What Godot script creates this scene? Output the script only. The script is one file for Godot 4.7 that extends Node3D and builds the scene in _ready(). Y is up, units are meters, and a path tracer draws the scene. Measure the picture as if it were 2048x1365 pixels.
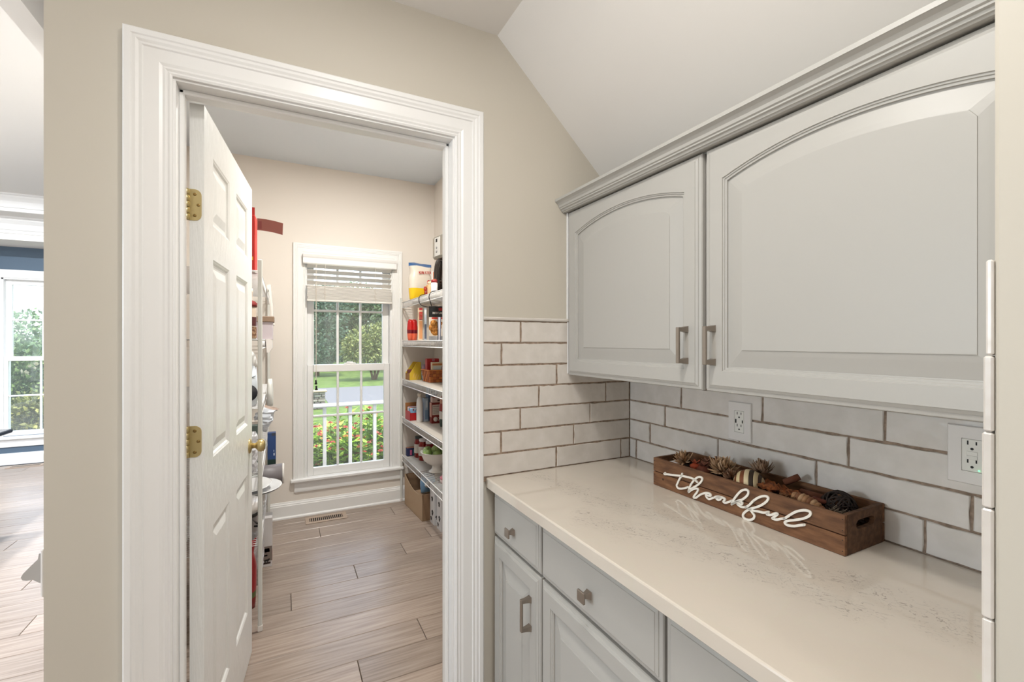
extends Node3D

const DW := -1.445        # front face of the wall that holds the pantry door
const DB := -1.555        # its pantry side
const RW := 1.2607        # face of the tiles on the cabinet wall
const PB := -3.97         # pantry back wall
const CT := 0.914         # counter top

var rng := RandomNumberGenerator.new()
var M := {}
var N := {}
var uvf = null

# ------------------------------------------------------------------ materials
func mat(c: Color, rough := 0.6, metal := 0.0) -> StandardMaterial3D:
	var m := StandardMaterial3D.new()
	m.albedo_color = c
	m.roughness = rough
	m.metallic = metal
	return m

func noise_tex(freq: float, ramp: Array, oct := 4, sd := 1, size := 512, kind := FastNoiseLite.TYPE_SIMPLEX_SMOOTH) -> NoiseTexture2D:
	var n := FastNoiseLite.new()
	n.noise_type = kind
	n.frequency = freq
	n.fractal_octaves = oct
	n.seed = sd
	var t := NoiseTexture2D.new()
	t.width = size
	t.height = size
	t.seamless = true
	t.noise = n
	if ramp.size() > 0:
		var g := Gradient.new()
		var offs := PackedFloat32Array()
		var cols := PackedColorArray()
		for e in ramp:
			offs.append(e[0])
			cols.append(e[1])
		g.offsets = offs
		g.colors = cols
		t.color_ramp = g
	return t

func bump_tex(freq: float, strength: float, oct := 4, sd := 1, size := 512) -> NoiseTexture2D:
	var t := noise_tex(freq, [], oct, sd, size)
	t.as_normal_map = true
	t.bump_strength = strength
	return t

func tri(m: StandardMaterial3D, tex: Texture2D, sc: Vector3, world := true, off := Vector3.ZERO) -> StandardMaterial3D:
	m.albedo_texture = tex
	m.uv1_triplanar = true
	m.uv1_world_triplanar = world
	m.uv1_scale = sc
	m.uv1_offset = off
	return m

func bump(m: StandardMaterial3D, tex: Texture2D, amount := 1.0) -> StandardMaterial3D:
	m.normal_enabled = true
	m.normal_texture = tex
	m.normal_scale = amount
	return m

func make_materials() -> void:
	M.wall = mat(Color(0.785, 0.76, 0.71), 0.55)
	M.pantry_wall = mat(Color(0.885, 0.855, 0.82), 0.6)
	M.ceil = mat(Color(0.905, 0.89, 0.87), 0.85)
	M.pceil = mat(Color(0.84, 0.865, 0.89), 0.85)
	M.trim = mat(Color(0.92, 0.918, 0.912), 0.34)
	M.door = bump(mat(Color(0.89, 0.89, 0.88), 0.3), bump_tex(0.02, 6.0, 4, 8), 0.35)
	M.door.uv1_triplanar = true
	M.door.uv1_scale = Vector3(14, 0.9, 14)
	M.cab = mat(Color(0.70, 0.69, 0.668), 0.42)
	M.cabin = mat(Color(0.35, 0.33, 0.30), 0.7)
	M.navy = mat(Color(0.33, 0.40, 0.47), 0.6)
	M.nickel = mat(Color(0.60, 0.56, 0.52), 0.36, 0.8)
	M.brass = mat(Color(0.76, 0.69, 0.50), 0.3, 0.85)
	M.brass_dark = mat(Color(0.55, 0.45, 0.27), 0.4, 0.9)
	M.grout = tri(mat(Color(1, 1, 1), 0.95), noise_tex(0.03, [[0.2, Color(0.50, 0.43, 0.37)], [0.8, Color(0.64, 0.56, 0.49)]], 4, 3, 256), Vector3.ONE * 6)
	M.tiles = []
	var tt := noise_tex(0.012, [[0.15, Color(0.845, 0.82, 0.79)], [0.5, Color(0.86, 0.835, 0.805)], [0.85, Color(0.88, 0.855, 0.83)]], 5, 5, 512)
	var tb := bump_tex(0.012, 5.0, 3, 9)
	for i in 4:
		var tm := tri(mat(Color(1, 1, 1).darkened(0.012 * i), 0.28), tt, Vector3.ONE * 2.3, true, Vector3(0.17 * i, 0.31 * i, 0.23 * i))
		M.tiles.append(bump(tm, tb, 0.35))
	M.white_plastic = mat(Color(0.89, 0.87, 0.85), 0.35)
	M.black = mat(Color(0.05, 0.045, 0.04), 0.6)
	M.wire = mat(Color(0.90, 0.90, 0.90), 0.35)
	M.liner = mat(Color(0.80, 0.77, 0.73), 0.5)
	# floor planks: one grain picture, shifted and toned per plank
	M.planks = []
	var g := noise_tex(0.011, [[0.0, Color(0.53, 0.465, 0.42)], [0.4, Color(0.61, 0.545, 0.495)], [0.65, Color(0.65, 0.585, 0.535)], [1.0, Color(0.70, 0.64, 0.59)]], 6, 21, 1024)
	var gb := bump_tex(0.03, 3.0, 4, 22)
	for i in 8:
		var pm := tri(mat(Color(1, 1, 1).darkened([0.0, 0.05, 0.02, 0.08, 0.03, 0.0, 0.09, 0.04][i]), 0.30), g, Vector3(0.22, 4.2, 4.2), true, Vector3(0.37 * i, 0, 0.29 * i))
		M.planks.append(bump(pm, gb, 0.12))
	M.seam = mat(Color(0.17, 0.13, 0.11), 0.9)
	# crate boards
	M.crate = []
	var cg := noise_tex(0.014, [[0.1, Color(0.365, 0.235, 0.145)], [0.45, Color(0.445, 0.30, 0.19)], [0.75, Color(0.50, 0.345, 0.225)], [1.0, Color(0.55, 0.395, 0.265)]], 5, 31, 512)
	for i in 3:
		var cm := tri(mat(Color(1, 1, 1).darkened(0.1 * i), 0.75), cg, Vector3(7, 7, 1.6), true, Vector3(0.3 * i, 0.21 * i, 0.4 * i))
		M.crate.append(bump(cm, gb, 0.4))
	M.glass = mat(Color(0.9, 0.95, 0.93, 0.06), 0.02)
	M.glass.transparency = BaseMaterial3D.TRANSPARENCY_ALPHA

# ------------------------------------------------------------------ mesh helpers
func mk(smooth := false) -> SurfaceTool:
	var st := SurfaceTool.new()
	st.begin(Mesh.PRIMITIVE_TRIANGLES)
	st.set_smooth_group(0 if smooth else -1)
	return st

func tri3(st: SurfaceTool, a: Vector3, b: Vector3, c: Vector3) -> void:   # counter-clockwise seen from outside
	for p in [a, c, b]:
		if uvf != null:
			st.set_uv(uvf.call(p))
		st.add_vertex(p)

func qd(st: SurfaceTool, a: Vector3, b: Vector3, c: Vector3, d: Vector3) -> void:
	tri3(st, a, b, c)
	tri3(st, a, c, d)

func bx(st: SurfaceTool, c: Vector3, s: Vector3, b := 0.0, t := Transform3D()) -> void:
	var h := s * 0.5
	b = minf(b, minf(h.x, minf(h.y, h.z)) * 0.9)
	for ax in 3:
		var u := (ax + 1) % 3
		var v := (ax + 2) % 3
		for sg in [-1, 1]:
			var p := []
			for k in [[-1, -1], [1, -1], [1, 1], [-1, 1]]:
				var q := Vector3()
				q[ax] = sg * h[ax]
				q[u] = k[0] * (h[u] - b)
				q[v] = k[1] * (h[v] - b)
				p.append(t * (c + q))
			if sg < 0:
				p.reverse()
			qd(st, p[0], p[1], p[2], p[3])
		if b > 0.0:
			for su in [-1, 1]:
				for sv in [-1, 1]:
					var p := []
					for k in [[0, -1], [1, -1], [1, 1], [0, 1]]:
						var q := Vector3()
						q[ax] = k[1] * (h[ax] - b)
						q[u] = su * (h[u] if k[0] == 0 else h[u] - b)
						q[v] = sv * (h[v] - b if k[0] == 0 else h[v])
						p.append(t * (c + q))
					if su * sv < 0:
						p.reverse()
					qd(st, p[3], p[2], p[1], p[0])
	if b > 0.0:
		for sx in [-1, 1]:
			for sy in [-1, 1]:
				for sz in [-1, 1]:
					var sn := Vector3(sx, sy, sz)
					var p1 := t * (c + sn * Vector3(h.x, h.y - b, h.z - b))
					var p2 := t * (c + sn * Vector3(h.x - b, h.y, h.z - b))
					var p3 := t * (c + sn * Vector3(h.x - b, h.y - b, h.z))
					if sx * sy * sz > 0:
						tri3(st, p1, p2, p3)
					else:
						tri3(st, p1, p3, p2)

func bb(st: SurfaceTool, lo: Vector3, hi: Vector3, b := 0.0) -> void:
	bx(st, (lo + hi) * 0.5, (hi - lo).abs(), b)

func extr(st: SurfaceTool, prof: Array, a: Vector3, b: Vector3, ux: Vector3, uy: Vector3, ma := 0.0, mb := 0.0, caps := true) -> void:
	var dir := (b - a).normalized()
	var area := 0.0
	var n := prof.size()
	var pa := []
	var pb := []
	for i in n:
		var p: Vector2 = prof[i]
		var q: Vector2 = prof[(i + 1) % n]
		area += p.x * q.y - p.y * q.x
		pa.append(a + ux * p.x + uy * p.y - dir * (ma * p.x))
		pb.append(b + ux * p.x + uy * p.y + dir * (mb * p.x))
	var flip := (area < 0.0) != (ux.cross(uy).dot(dir) < 0.0)
	for i in n:
		var j := (i + 1) % n
		if flip:
			qd(st, pa[j], pa[i], pb[i], pb[j])
		else:
			qd(st, pa[i], pa[j], pb[j], pb[i])
	if caps:
		var idx := Geometry2D.triangulate_polygon(PackedVector2Array(prof))
		for k in range(0, idx.size(), 3):
			tri3(st, pa[idx[k]], pa[idx[k + 1]], pa[idx[k + 2]])
			tri3(st, pb[idx[k]], pb[idx[k + 2]], pb[idx[k + 1]])

func loft(st: SurfaceTool, rings: Array, cap0 := true, cap1 := true) -> void:   # rings of Vector3, counter-clockwise seen from the last ring's side
	var n: int = rings[0].size()
	for r in rings.size() - 1:
		for i in n:
			var j := (i + 1) % n
			qd(st, rings[r][i], rings[r][j], rings[r + 1][j], rings[r + 1][i])
	for e in 2:
		if (e == 0 and cap0) or (e == 1 and cap1):
			var ring: Array = rings[0] if e == 0 else rings[rings.size() - 1]
			var c := Vector3()
			for p in ring:
				c += p
			c /= n
			for i in n:
				var j := (i + 1) % n
				if e == 0:
					tri3(st, c, ring[j], ring[i])
				else:
					tri3(st, c, ring[i], ring[j])

func circle(c: Vector3, r: float, n: int, ax := Vector3.UP, ry := 0.0) -> Array:
	var u := ax.cross(Vector3(0.31, 0.17, 0.93)).normalized()
	if absf(ax.y) > 0.99:
		u = Vector3.RIGHT
	var v := ax.cross(u).normalized()
	var out := []
	for i in n:
		var a := TAU * i / n
		out.append(c + u * cos(a) * r + v * sin(a) * (ry if ry > 0.0 else r))
	return out

func lathe(st: SurfaceTool, prof: Array, n := 24, at := Vector3.ZERO, ax := Vector3.UP, cap0 := true, cap1 := true) -> void:   # prof of (radius, height)
	var rings := []
	for p in prof:
		rings.append(circle(at + ax * p.y, maxf(p.x, 0.0004), n, ax))
	loft(st, rings, cap0, cap1)

func tube(st: SurfaceTool, pts: Array, r: float, n := 6, r1 := -1.0) -> void:
	var rings := []
	var u := Vector3.ZERO
	for i in pts.size():
		var d: Vector3 = (pts[mini(i + 1, pts.size() - 1)] - pts[maxi(i - 1, 0)]).normalized()
		if u == Vector3.ZERO:
			u = d.cross(Vector3.UP if absf(d.y) < 0.9 else Vector3.RIGHT).normalized()
		u = (u - d * u.dot(d)).normalized()
		var v := d.cross(u)
		var rr := r if r1 < 0.0 else lerpf(r, r1, float(i) / (pts.size() - 1))
		var ring := []
		for k in n:
			var a := TAU * k / n
			ring.append(pts[i] + u * cos(a) * rr + v * sin(a) * rr)
		rings.append(ring)
	loft(st, rings)

func smooth_path(pts: Array, per := 4) -> Array:
	var out := []
	for i in pts.size() - 1:
		var a = pts[maxi(i - 1, 0)]
		var d = pts[mini(i + 2, pts.size() - 1)]
		for k in per:
			out.append(pts[i].cubic_interpolate(pts[i + 1], a, d, float(k) / per))
	out.append(pts[pts.size() - 1])
	return out

# ------------------------------------------------------------------ nodes
func part(called: String, st: SurfaceTool, m: Material, parent: Node = self, sm := true) -> MeshInstance3D:
	st.generate_normals()
	var o := MeshInstance3D.new()
	o.mesh = st.commit()
	o.mesh.surface_set_material(0, m)
	return put(o, called, parent)

func put(o: Node3D, called: String, parent: Node = self) -> Node3D:
	if parent == self:
		N[called] = N.get(called, -1) + 1
		o.name = called if N[called] == 0 else "%s_%03d" % [called, N[called]]
	else:
		o.name = called
	parent.add_child(o, true)
	return o

func inst(mesh: Mesh, called: String, parent: Node, t := Transform3D()) -> MeshInstance3D:
	var o := MeshInstance3D.new()
	o.mesh = mesh
	o.transform = t
	return put(o, called, parent)

func tag(o: Node, label: String, category: String, group := "", kind := "") -> Node:
	if label:
		o.set_meta("label", label)
	if category:
		o.set_meta("category", category)
	if group:
		o.set_meta("group", group)
	if kind:
		o.set_meta("kind", kind)
	return o

func thing(called: String, label: String, category: String, at := Vector3.ZERO, turn := 0.0, group := "", kind := "") -> Node3D:
	var o := Node3D.new()
	put(o, called)
	o.position = at
	o.rotation.y = turn
	tag(o, label, category, group, kind)
	return o

func struct(called: String, st: SurfaceTool, m: Material, label: String, category: String) -> MeshInstance3D:
	var o := part(called, st, m)
	tag(o, label, category, "", "structure")
	return o

func text(parent: Node, words: String, size: float, depth: float, m: Material, t: Transform3D, called := "lettering", face := "Droid Sans", bold := true) -> MeshInstance3D:
	var tm := TextMesh.new()
	var f := SystemFont.new()
	f.font_names = PackedStringArray([face])
	f.font_weight = 700 if bold else 400
	tm.font = f
	tm.text = words
	tm.font_size = 32
	tm.pixel_size = size / 32.0
	tm.depth = depth
	tm.curve_step = 2.0
	tm.material = m
	return inst(tm, called, parent, t)

# ------------------------------------------------------------------ the scene
func _ready() -> void:
	rng.seed = 7
	set_camera()
	set_light()
	make_materials()
	house()
	floor_boards()
	pantry_doorway()
	pantry_door()
	pantry_window()
	dining_side()
	tiles()
	upper_cabinet()
	base_cabinets()
	worktop()
	outlets()
	crate()
	shelves()
	right_shelf_goods()
	left_shelf_goods()
	outside()

func set_camera() -> void:
	var c := Camera3D.new()
	c.name = "camera"
	add_child(c)
	c.position = Vector3(0, 1.382, 0)
	c.rotation.y = -0.4667
	var near := 0.05
	c.set_frustum(2.0 * 682.5 / 908.9 * near, Vector2(0, 1.5 / 908.9 * near), near, 400.0)
	c.current = true

func set_light() -> void:
	var e := Environment.new()
	var sky := Sky.new()
	var pm := ProceduralSkyMaterial.new()
	pm.sky_top_color = Color(0.80, 0.87, 0.97)
	pm.sky_horizon_color = Color(0.93, 0.97, 1.0)
	pm.ground_horizon_color = Color(0.75, 0.76, 0.74)
	pm.ground_bottom_color = Color(0.35, 0.38, 0.30)
	pm.sky_energy_multiplier = 1.45
	pm.ground_energy_multiplier = 0.6
	pm.sun_angle_max = 0.0
	sky.sky_material = pm
	e.background_mode = Environment.BG_SKY
	e.sky = sky
	e.tonemap_mode = Environment.TONE_MAPPER_LINEAR
	e.tonemap_exposure = 1.52
	e.sdfgi_enabled = true
	e.ssao_enabled = true
	e.ssil_enabled = true
	var w := WorldEnvironment.new()
	w.name = "world"
	w.environment = e
	add_child(w)
	var s := DirectionalLight3D.new()
	s.name = "sun"
	s.light_energy = 1.35
	s.light_color = Color(1.0, 0.96, 0.88)
	s.light_angular_distance = 3.0
	s.shadow_enabled = true
	s.rotation = Vector3(-1.30, 0.5, 0)
	add_child(s)

func lamp(at: Vector3, energy: float, col: Color, label: String) -> void:  # out-of-view recessed lamp; place and strength chosen for what it lights
	var t := thing("unseen_ceiling_light", label, "light", at, 0.0, "unseen recessed ceiling lights")
	var st := mk(true)
	lathe(st, [Vector2(0.098, 0.0), Vector2(0.098, -0.006), Vector2(0.085, -0.010), Vector2(0.074, -0.006), Vector2(0.074, 0.0)], 32)
	part("trim_ring", st, M.trim, t)
	var lm := mat(Color(1, 1, 1), 0.5)
	lm.emission_enabled = true
	lm.emission = col
	lm.emission_energy_multiplier = 3.0
	var s2 := mk()
	lathe(s2, [Vector2(0.073, 0.0), Vector2(0.073, -0.004)], 32)
	part("lens", s2, lm, t)
	var l := AreaLight3D.new()
	l.name = "glow"
	l.area_size = Vector2(0.13, 0.13)
	l.light_energy = energy
	l.light_color = col
	l.shadow_enabled = true
	l.area_range = 12.0
	l.position = Vector3(0, -0.016, 0)
	l.rotation.x = -PI / 2
	t.add_child(l, true)

func globe(at: Vector3, top: float, energy: float, col: Color, label: String) -> void:   # out-of-view opal globe on a rod, added as fill light
	var t := thing("added_pendant_light", label, "light", at, 0.0, "added opal globe pendants")
	var lm := mat(Color(0.95, 0.95, 0.95), 0.3)
	lm.emission_enabled = true
	lm.emission = col
	lm.emission_energy_multiplier = 2.0
	var st := mk(true)
	var pr := []
	for i in 17:
		var a := PI * i / 16.0
		pr.append(Vector2(0.12 * sin(a), -0.12 * cos(a)))
	lathe(st, pr, 28)
	part("globe", st, lm, t)
	st = mk(true)
	tube(st, [Vector3(0, 0.115, 0), Vector3(0, top - at.y - 0.02, 0)], 0.008, 10)
	part("rod", st, M.nickel, t)
	st = mk(true)
	lathe(st, [Vector2(0.06, top - at.y - 0.025), Vector2(0.065, top - at.y - 0.02), Vector2(0.065, top - at.y)], 24)
	part("canopy", st, M.nickel, t)
	var l := OmniLight3D.new()
	l.name = "glow"
	l.light_energy = energy
	l.light_color = col
	l.light_size = 0.11
	l.omni_range = 14.0
	l.omni_attenuation = 2.0
	l.shadow_enabled = true
	t.add_child(l, true)

# ------------------------------------------------------------------ house shell
func holed(st: SurfaceTool, along_x: bool, a0: float, a1: float, y0: float, y1: float, t0: float, t1: float, holes: Array) -> void:
	var cuts := [a0, a1]
	for h in holes:
		cuts.append(h[0])
		cuts.append(h[1])
	cuts.sort()
	for i in cuts.size() - 1:
		var c0: float = cuts[i]
		var c1: float = cuts[i + 1]
		if c1 - c0 < 0.0005:
			continue
		var y := y0
		for h in holes:
			if c0 >= h[0] - 0.0001 and c1 <= h[1] + 0.0001:
				if h[2] > y:
					wallbox(st, along_x, c0, c1, y, h[2], t0, t1)
				y = h[3]
		if y < y1:
			wallbox(st, along_x, c0, c1, y, y1, t0, t1)

func wallbox(st: SurfaceTool, along_x: bool, c0: float, c1: float, y0: float, y1: float, t0: float, t1: float) -> void:
	if along_x:
		bb(st, Vector3(c0, y0, t0), Vector3(c1, y1, t1))
	else:
		bb(st, Vector3(t0, y0, c0), Vector3(t1, y1, c1))

func baseboard(called: String, label: String, a: Vector3, b: Vector3, out: Vector3, parent: Node = self) -> void:
	var st := mk()
	var prof := [Vector2(0, 0), Vector2(0.026, 0), Vector2(0.026, 0.010), Vector2(0.020, 0.018), Vector2(0.016, 0.020), Vector2(0.016, 0.098), Vector2(0.013, 0.104), Vector2(0.013, 0.110), Vector2(0.008, 0.118), Vector2(0.006, 0.127), Vector2(0, 0.128)]
	extr(st, prof, a, b, out, Vector3.UP)
	struct(called, st, M.trim, label, "baseboard")

func house() -> void:
	var st := mk()
	# wall that holds the pantry doorway
	holed(st, true, -0.501, RW + 0.12, 0, 2.95, DB, DW, [[-0.262, 0.520, 0.0, 2.073]])
	struct("wall_back", st, M.wall, "warm greige wall around the white cased pantry doorway", "wall")
	st = mk()
	holed(st, false, DW, -0.05, 0, 2.2, RW + 0.010, RW + 0.13, [])
	struct("wall_right", st, M.wall, "greige wall behind the tiled backsplash and grey cabinets", "wall")
	st = mk()
	bb(st, Vector3(0.637, 0, -0.19), Vector3(RW + 0.13, 2.55, -0.075), 0.004)
	struct("wall_return", st, M.wall, "pale wall end close to the lens with tile edge beside the counter", "wall")
	st = mk()
	bb(st, Vector3(RW + 0.01, 0, -0.08), Vector3(RW + 0.13, 2.5, 4.5))
	struct("wall_right", st, M.wall, "plain greige kitchen wall beyond the wall end", "wall")
	# pantry
	st = mk()
	holed(st, true, -0.74, 1.33, -0.3, 2.95, PB - 0.16, PB, [[0.150, 0.844, 0.300, 2.085]])
	struct("wall_pantry_back", st, M.pantry_wall, "cream pantry wall with the white window", "wall")
	st = mk()
	bb(st, Vector3(-0.735, -0.3, PB), Vector3(-0.62, 2.95, -2.35))
	bb(st, Vector3(-0.735, -0.3, -2.35), Vector3(-0.386, 2.95, -2.25))
	bb(st, Vector3(-0.501, -0.3, -2.25), Vector3(-0.386, 2.95, DB))
	struct("wall_pantry_left", st, M.pantry_wall, "cream pantry wall behind the open door", "wall")
	st = mk()
	bb(st, Vector3(1.215, -0.3, PB), Vector3(1.33, 2.95, DB))
	struct("wall_pantry_right", st, M.pantry_wall, "cream pantry wall behind the right wire shelves", "wall")
	st = mk()
	bb(st, Vector3(-0.74, 2.79, PB - 0.16), Vector3(1.33, 2.95, DB))
	struct("ceiling_pantry", st, M.pceil, "flat grey-white ceiling of the pantry", "ceiling")
	# kitchen ceiling: flat strip and the slope down over the cabinets
	st = mk()
	bb(st, Vector3(-0.806, 2.455, DW), Vector3(0.671, 2.60, 4.6))
	bb(st, Vector3(-0.806, 2.455, -7.25), Vector3(-0.735, 2.60, DW))
	bb(st, Vector3(-0.806, 2.60, -7.25), Vector3(-0.735, 3.0, 4.6))
	struct("ceiling", st, M.ceil, "flat white ceiling above the pantry doorway", "ceiling")
	st = mk()
	var prof := [Vector2(0.671, 2.455), Vector2(RW + 0.13, 2.455 - 0.945 * (RW + 0.13 - 0.671)), Vector2(RW + 0.13, 2.1), Vector2(0.80, 2.60), Vector2(0.671, 2.60)]
	extr(st, prof, Vector3(0, 0, DW), Vector3(0, 0, 4.6), Vector3.RIGHT, Vector3.UP)
	struct("ceiling_slope", st, M.ceil, "sloped ceiling descending to the top of the wall cabinets", "ceiling")
	# dining room: tray ceiling, walls
	st = mk()
	bb(st, Vector3(-4.72, 2.84, -7.25), Vector3(-0.735, 3.0, 4.6))
	bb(st, Vector3(-4.72, 2.452, -7.25), Vector3(-0.806, 2.84, -6.615))
	bb(st, Vector3(-4.72, 2.678, -6.615), Vector3(-0.806, 2.84, -6.278))
	struct("ceiling_dining", st, M.ceil, "stepped white tray ceiling of the far room", "ceiling")
	st = mk()
	var crown := [Vector2(0, 0), Vector2(0.012, 0.0), Vector2(0.018, 0.03), Vector2(0.03, 0.035), Vector2(0.055, 0.09), Vector2(0.09, 0.125), Vector2(0.095, 0.14), Vector2(0.11, 0.145), Vector2(0.11, 0.16), Vector2(0, 0.16)]
	extr(st, crown, Vector3(-4.6, 2.518, -6.615), Vector3(-0.806, 2.518, -6.615), Vector3(0, 0, 1), Vector3.UP)
	struct("trim_2", st, M.trim, "white crown moulding of the lower tray step", "trim")
	st = mk()
	extr(st, crown, Vector3(-4.6, 2.68, -6.278), Vector3(-0.806, 2.68, -6.278), Vector3(0, 0, 1), Vector3.UP)
	struct("trim_3", st, M.trim, "white crown moulding of the upper tray step", "trim")
	st = mk()
	holed(st, true, -4.72, -0.735, -0.3, 2.95, -7.26, -7.102, [[-2.80, -1.92, 0.32, 2.09]])
	struct("wall_dining_back", st, M.navy, "navy blue wall around the far window", "wall")
	st = mk()
	holed(st, false, -7.26, 4.6, -0.3, 2.95, -4.72, -4.6, [[-6.4, -4.6, 0.35, 2.1], [-3.4, -1.2, 0.1, 2.1], [-1.3, 0.3, 0.5, 2.1]])  # out-of-view openings, placed to light the cabinet fronts
	struct("wall_left", st, M.wall, "unseen left wall with window openings placed to light the cabinets", "wall")
	st = mk()
	bb(st, Vector3(-0.735, -0.3, -7.26), Vector3(-0.62, 2.95, PB - 0.16))
	struct("wall_dining_right", st, M.navy, "navy side wall of the far room", "wall")
	st = mk()
	holed(st, true, -4.72, RW + 0.13, -0.3, 2.95, 4.5, 4.62, [[-0.9, 0.6, 1.05, 2.0]])  # out-of-view opening, lets daylight in from behind the camera
	struct("wall_rear", st, M.wall, "unseen rear kitchen wall with a window that lights from behind", "wall")
	baseboard("baseboard_back", "tall white baseboard under the pantry window", Vector3(-0.62, 0, PB), Vector3(1.215, 0, PB), Vector3(0, 0, 1))
	baseboard("baseboard_left", "white baseboard along the left pantry wall", Vector3(-0.62, 0, PB), Vector3(-0.62, 0, -2.35), Vector3(1, 0, 0))
	baseboard("baseboard_right", "white baseboard along the right pantry wall", Vector3(1.215, 0, PB), Vector3(1.215, 0, DB), Vector3(-1, 0, 0))
	baseboard("baseboard_dining", "white baseboard below the far window", Vector3(-4.6, 0, -7.102), Vector3(-0.735, 0, -7.102), Vector3(0, 0, 1))
	var warm := Color(1.0, 0.988, 0.968)
	lamp(Vector3(0.24, 2.452, -0.58), 0.62, warm, "unseen recessed light in the flat ceiling, placed to light the doorway wall and counter")  # unseen lamp, lights the doorway wall and counter from above
	lamp(Vector3(-0.1, 2.452, 1.1), 0.2, warm, "unseen recessed light in the flat ceiling behind the camera, lighting the doorway wall")  # unseen, weak light from behind the camera
	globe(Vector3(0.12, 2.26, -0.30), 2.455, 0.10, warm, "added opal globe out of view, brightening the flat ceiling before the pantry doorway")  # added to brighten the flat ceiling
	globe(Vector3(0.15, 1.98, 1.5), 2.455, 0.24, warm, "added opal globe pendant out of view, brightening the sloped ceiling")  # added uplight for the sloped ceiling
	globe(Vector3(-0.15, 1.98, 2.9), 2.455, 0.4, warm, "added opal globe pendant out of view by the rear wall, fill light")  # added fill from the rear of the kitchen
	lamp(Vector3(0.45, 2.787, -2.6), 2.7, Color(1.0, 0.99, 0.965), "unseen recessed light in the pantry ceiling, lighting the pantry walls")  # unseen, lights the pantry from above
	lamp(Vector3(-1.9, 2.837, -3.2), 7.5, Color(0.95, 0.975, 1.0), "added recessed light out of view in the tray ceiling, brightening the near dining floor")  # added to brighten the dining floor
	lamp(Vector3(-2.4, 2.837, -5.0), 7.5, Color(0.95, 0.975, 1.0), "added recessed light out of view in the tray ceiling, brightening the far dining floor")  # added too, for the floor towards the far window
	globe(Vector3(-2.7, 1.60, -1.15), 2.84, 1.6, Color(0.90, 0.955, 1.0), "added opal globe pendant out of view, cool fill light for the cabinet fronts")  # added cool fill on the cabinet fronts
	globe(Vector3(-2.9, 2.15, -4.0), 2.84, 0.5, Color(1, 0.99, 0.97), "added opal globe pendant out of view over the dining table, brightening the far room")  # added to brighten the dining side

func floor_boards() -> void:
	var base := mk()
	bb(base, Vector3(-4.72, -0.30, -7.26), Vector3(1.39, -0.012, 4.62))
	var fl := struct("floor", base, M.seam, "grey-brown wood plank floor", "floor")
	var seams := {0: [0.288], 1: [0.597, -1.31], 2: [-0.45], 3: [0.95, -1.9], 4: [0.038, -2.5], 5: [0.39, -1.5], 6: [0.719, -1.11], 7: [0.94, -1.8], 8: [-0.2, -2.1], 9: [0.238, -1.3], 10: [0.8, -1.9], 13: [-1.65]}
	var many := mk()
	for k in range(-36, 31):
		var z1 := -1.8845 - 0.1777 * k
		var z0 := z1 - 0.1777
		var zones := []
		if k >= 31 or z0 < -7.102:
			continue
		if z1 <= -1.44:
			zones.append([-4.6, -0.7])
			if z1 >= -3.97:
				zones.append([-0.62, 1.215])
		else:
			zones.append([-4.6, 1.27])
		for zn in zones:
			var xs := [zn[0], zn[1]]
			var s: Array = seams.get(k, [])
			if k > 10 or s.size() == 0:
				s = s + [-0.9 - fposmod(k * 0.77, 1.4)]
			for q in [s, [-3.3 + fposmod(k * 0.53, 0.9)]]:
				for x in q:
					if x > zn[0] + 0.15 and x < zn[1] - 0.15:
						xs.append(x)
			xs.sort()
			for i in xs.size() - 1:
				var x0: float = xs[i] + 0.0012
				var x1: float = xs[i + 1] - 0.0012
				var pick := absi(hash(Vector2i(k * 7 + 3, int(x0 * 100.0)))) % 8
				if z1 > -1.44:
					bb(many, Vector3(x0, -0.012, z0 + 0.0008), Vector3(x1, 0.0, z1 - 0.0008), 0.0012)
				else:
					var st := mk()
					bb(st, Vector3(x0, -0.012, maxf(z0 + 0.0013, -3.975) if x0 > -0.63 else z0 + 0.0013), Vector3(x1, 0.0, z1 - 0.0013), 0.0020)
					part("floor_plank", st, M.planks[pick], fl)
	tag(part("floor_planks", many, M.planks[2], fl), "", "", "", "stuff")
	# register in front of the pantry window
	var reg := thing("floor_register", "tan slotted floor vent in front of the pantry window", "vent", Vector3(0.302, 0, -3.832))
	var st2 := mk()
	for s in [-1, 1]:
		bx(st2, Vector3(0, 0.003, s * 0.055), Vector3(0.30, 0.006, 0.03), 0.002)
		bx(st2, Vector3(s * 0.135, 0.003, 0), Vector3(0.03, 0.006, 0.08), 0.002)
	var tan := mat(Color(0.70, 0.62, 0.55), 0.45)
	part("frame", st2, tan, reg)
	st2 = mk()
	bx(st2, Vector3(0, 0.0004, 0), Vector3(0.24, 0.0006, 0.08))
	part("opening", st2, M.black, reg)
	for i in 17:
		st2 = mk()
		bx(st2, Vector3(-0.112 + 0.014 * i, 0.0028, 0), Vector3(0.0055, 0.004, 0.08), 0.001)
		part("slat", st2, tan, reg)
	var reg2 := thing("floor_register", "slotted floor vent below the far window", "vent", Vector3(-2.55, 0, -6.93))
	st2 = mk()
	bx(st2, Vector3(0, 0.003, 0), Vector3(0.30, 0.006, 0.10), 0.002)
	part("frame", st2, tan, reg2)
	st2 = mk()
	for i in 16:
		bx(st2, Vector3(-0.112 + 0.015 * i, 0.0062, 0), Vector3(0.007, 0.0008, 0.07))
	part("slot", st2, M.black, reg2)

const CASING := [[0, 0], [0, 0.008], [0.005, 0.011], [0.010, 0.0085], [0.015, 0.012], [0.020, 0.011], [0.027, 0.0135], [0.058, 0.014], [0.061, 0.0175], [0.067, 0.0165], [0.073, 0.020], [0.080, 0.0195], [0.083, 0.0225], [0.095, 0.0225], [0.098, 0.020], [0.098, 0]]

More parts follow.
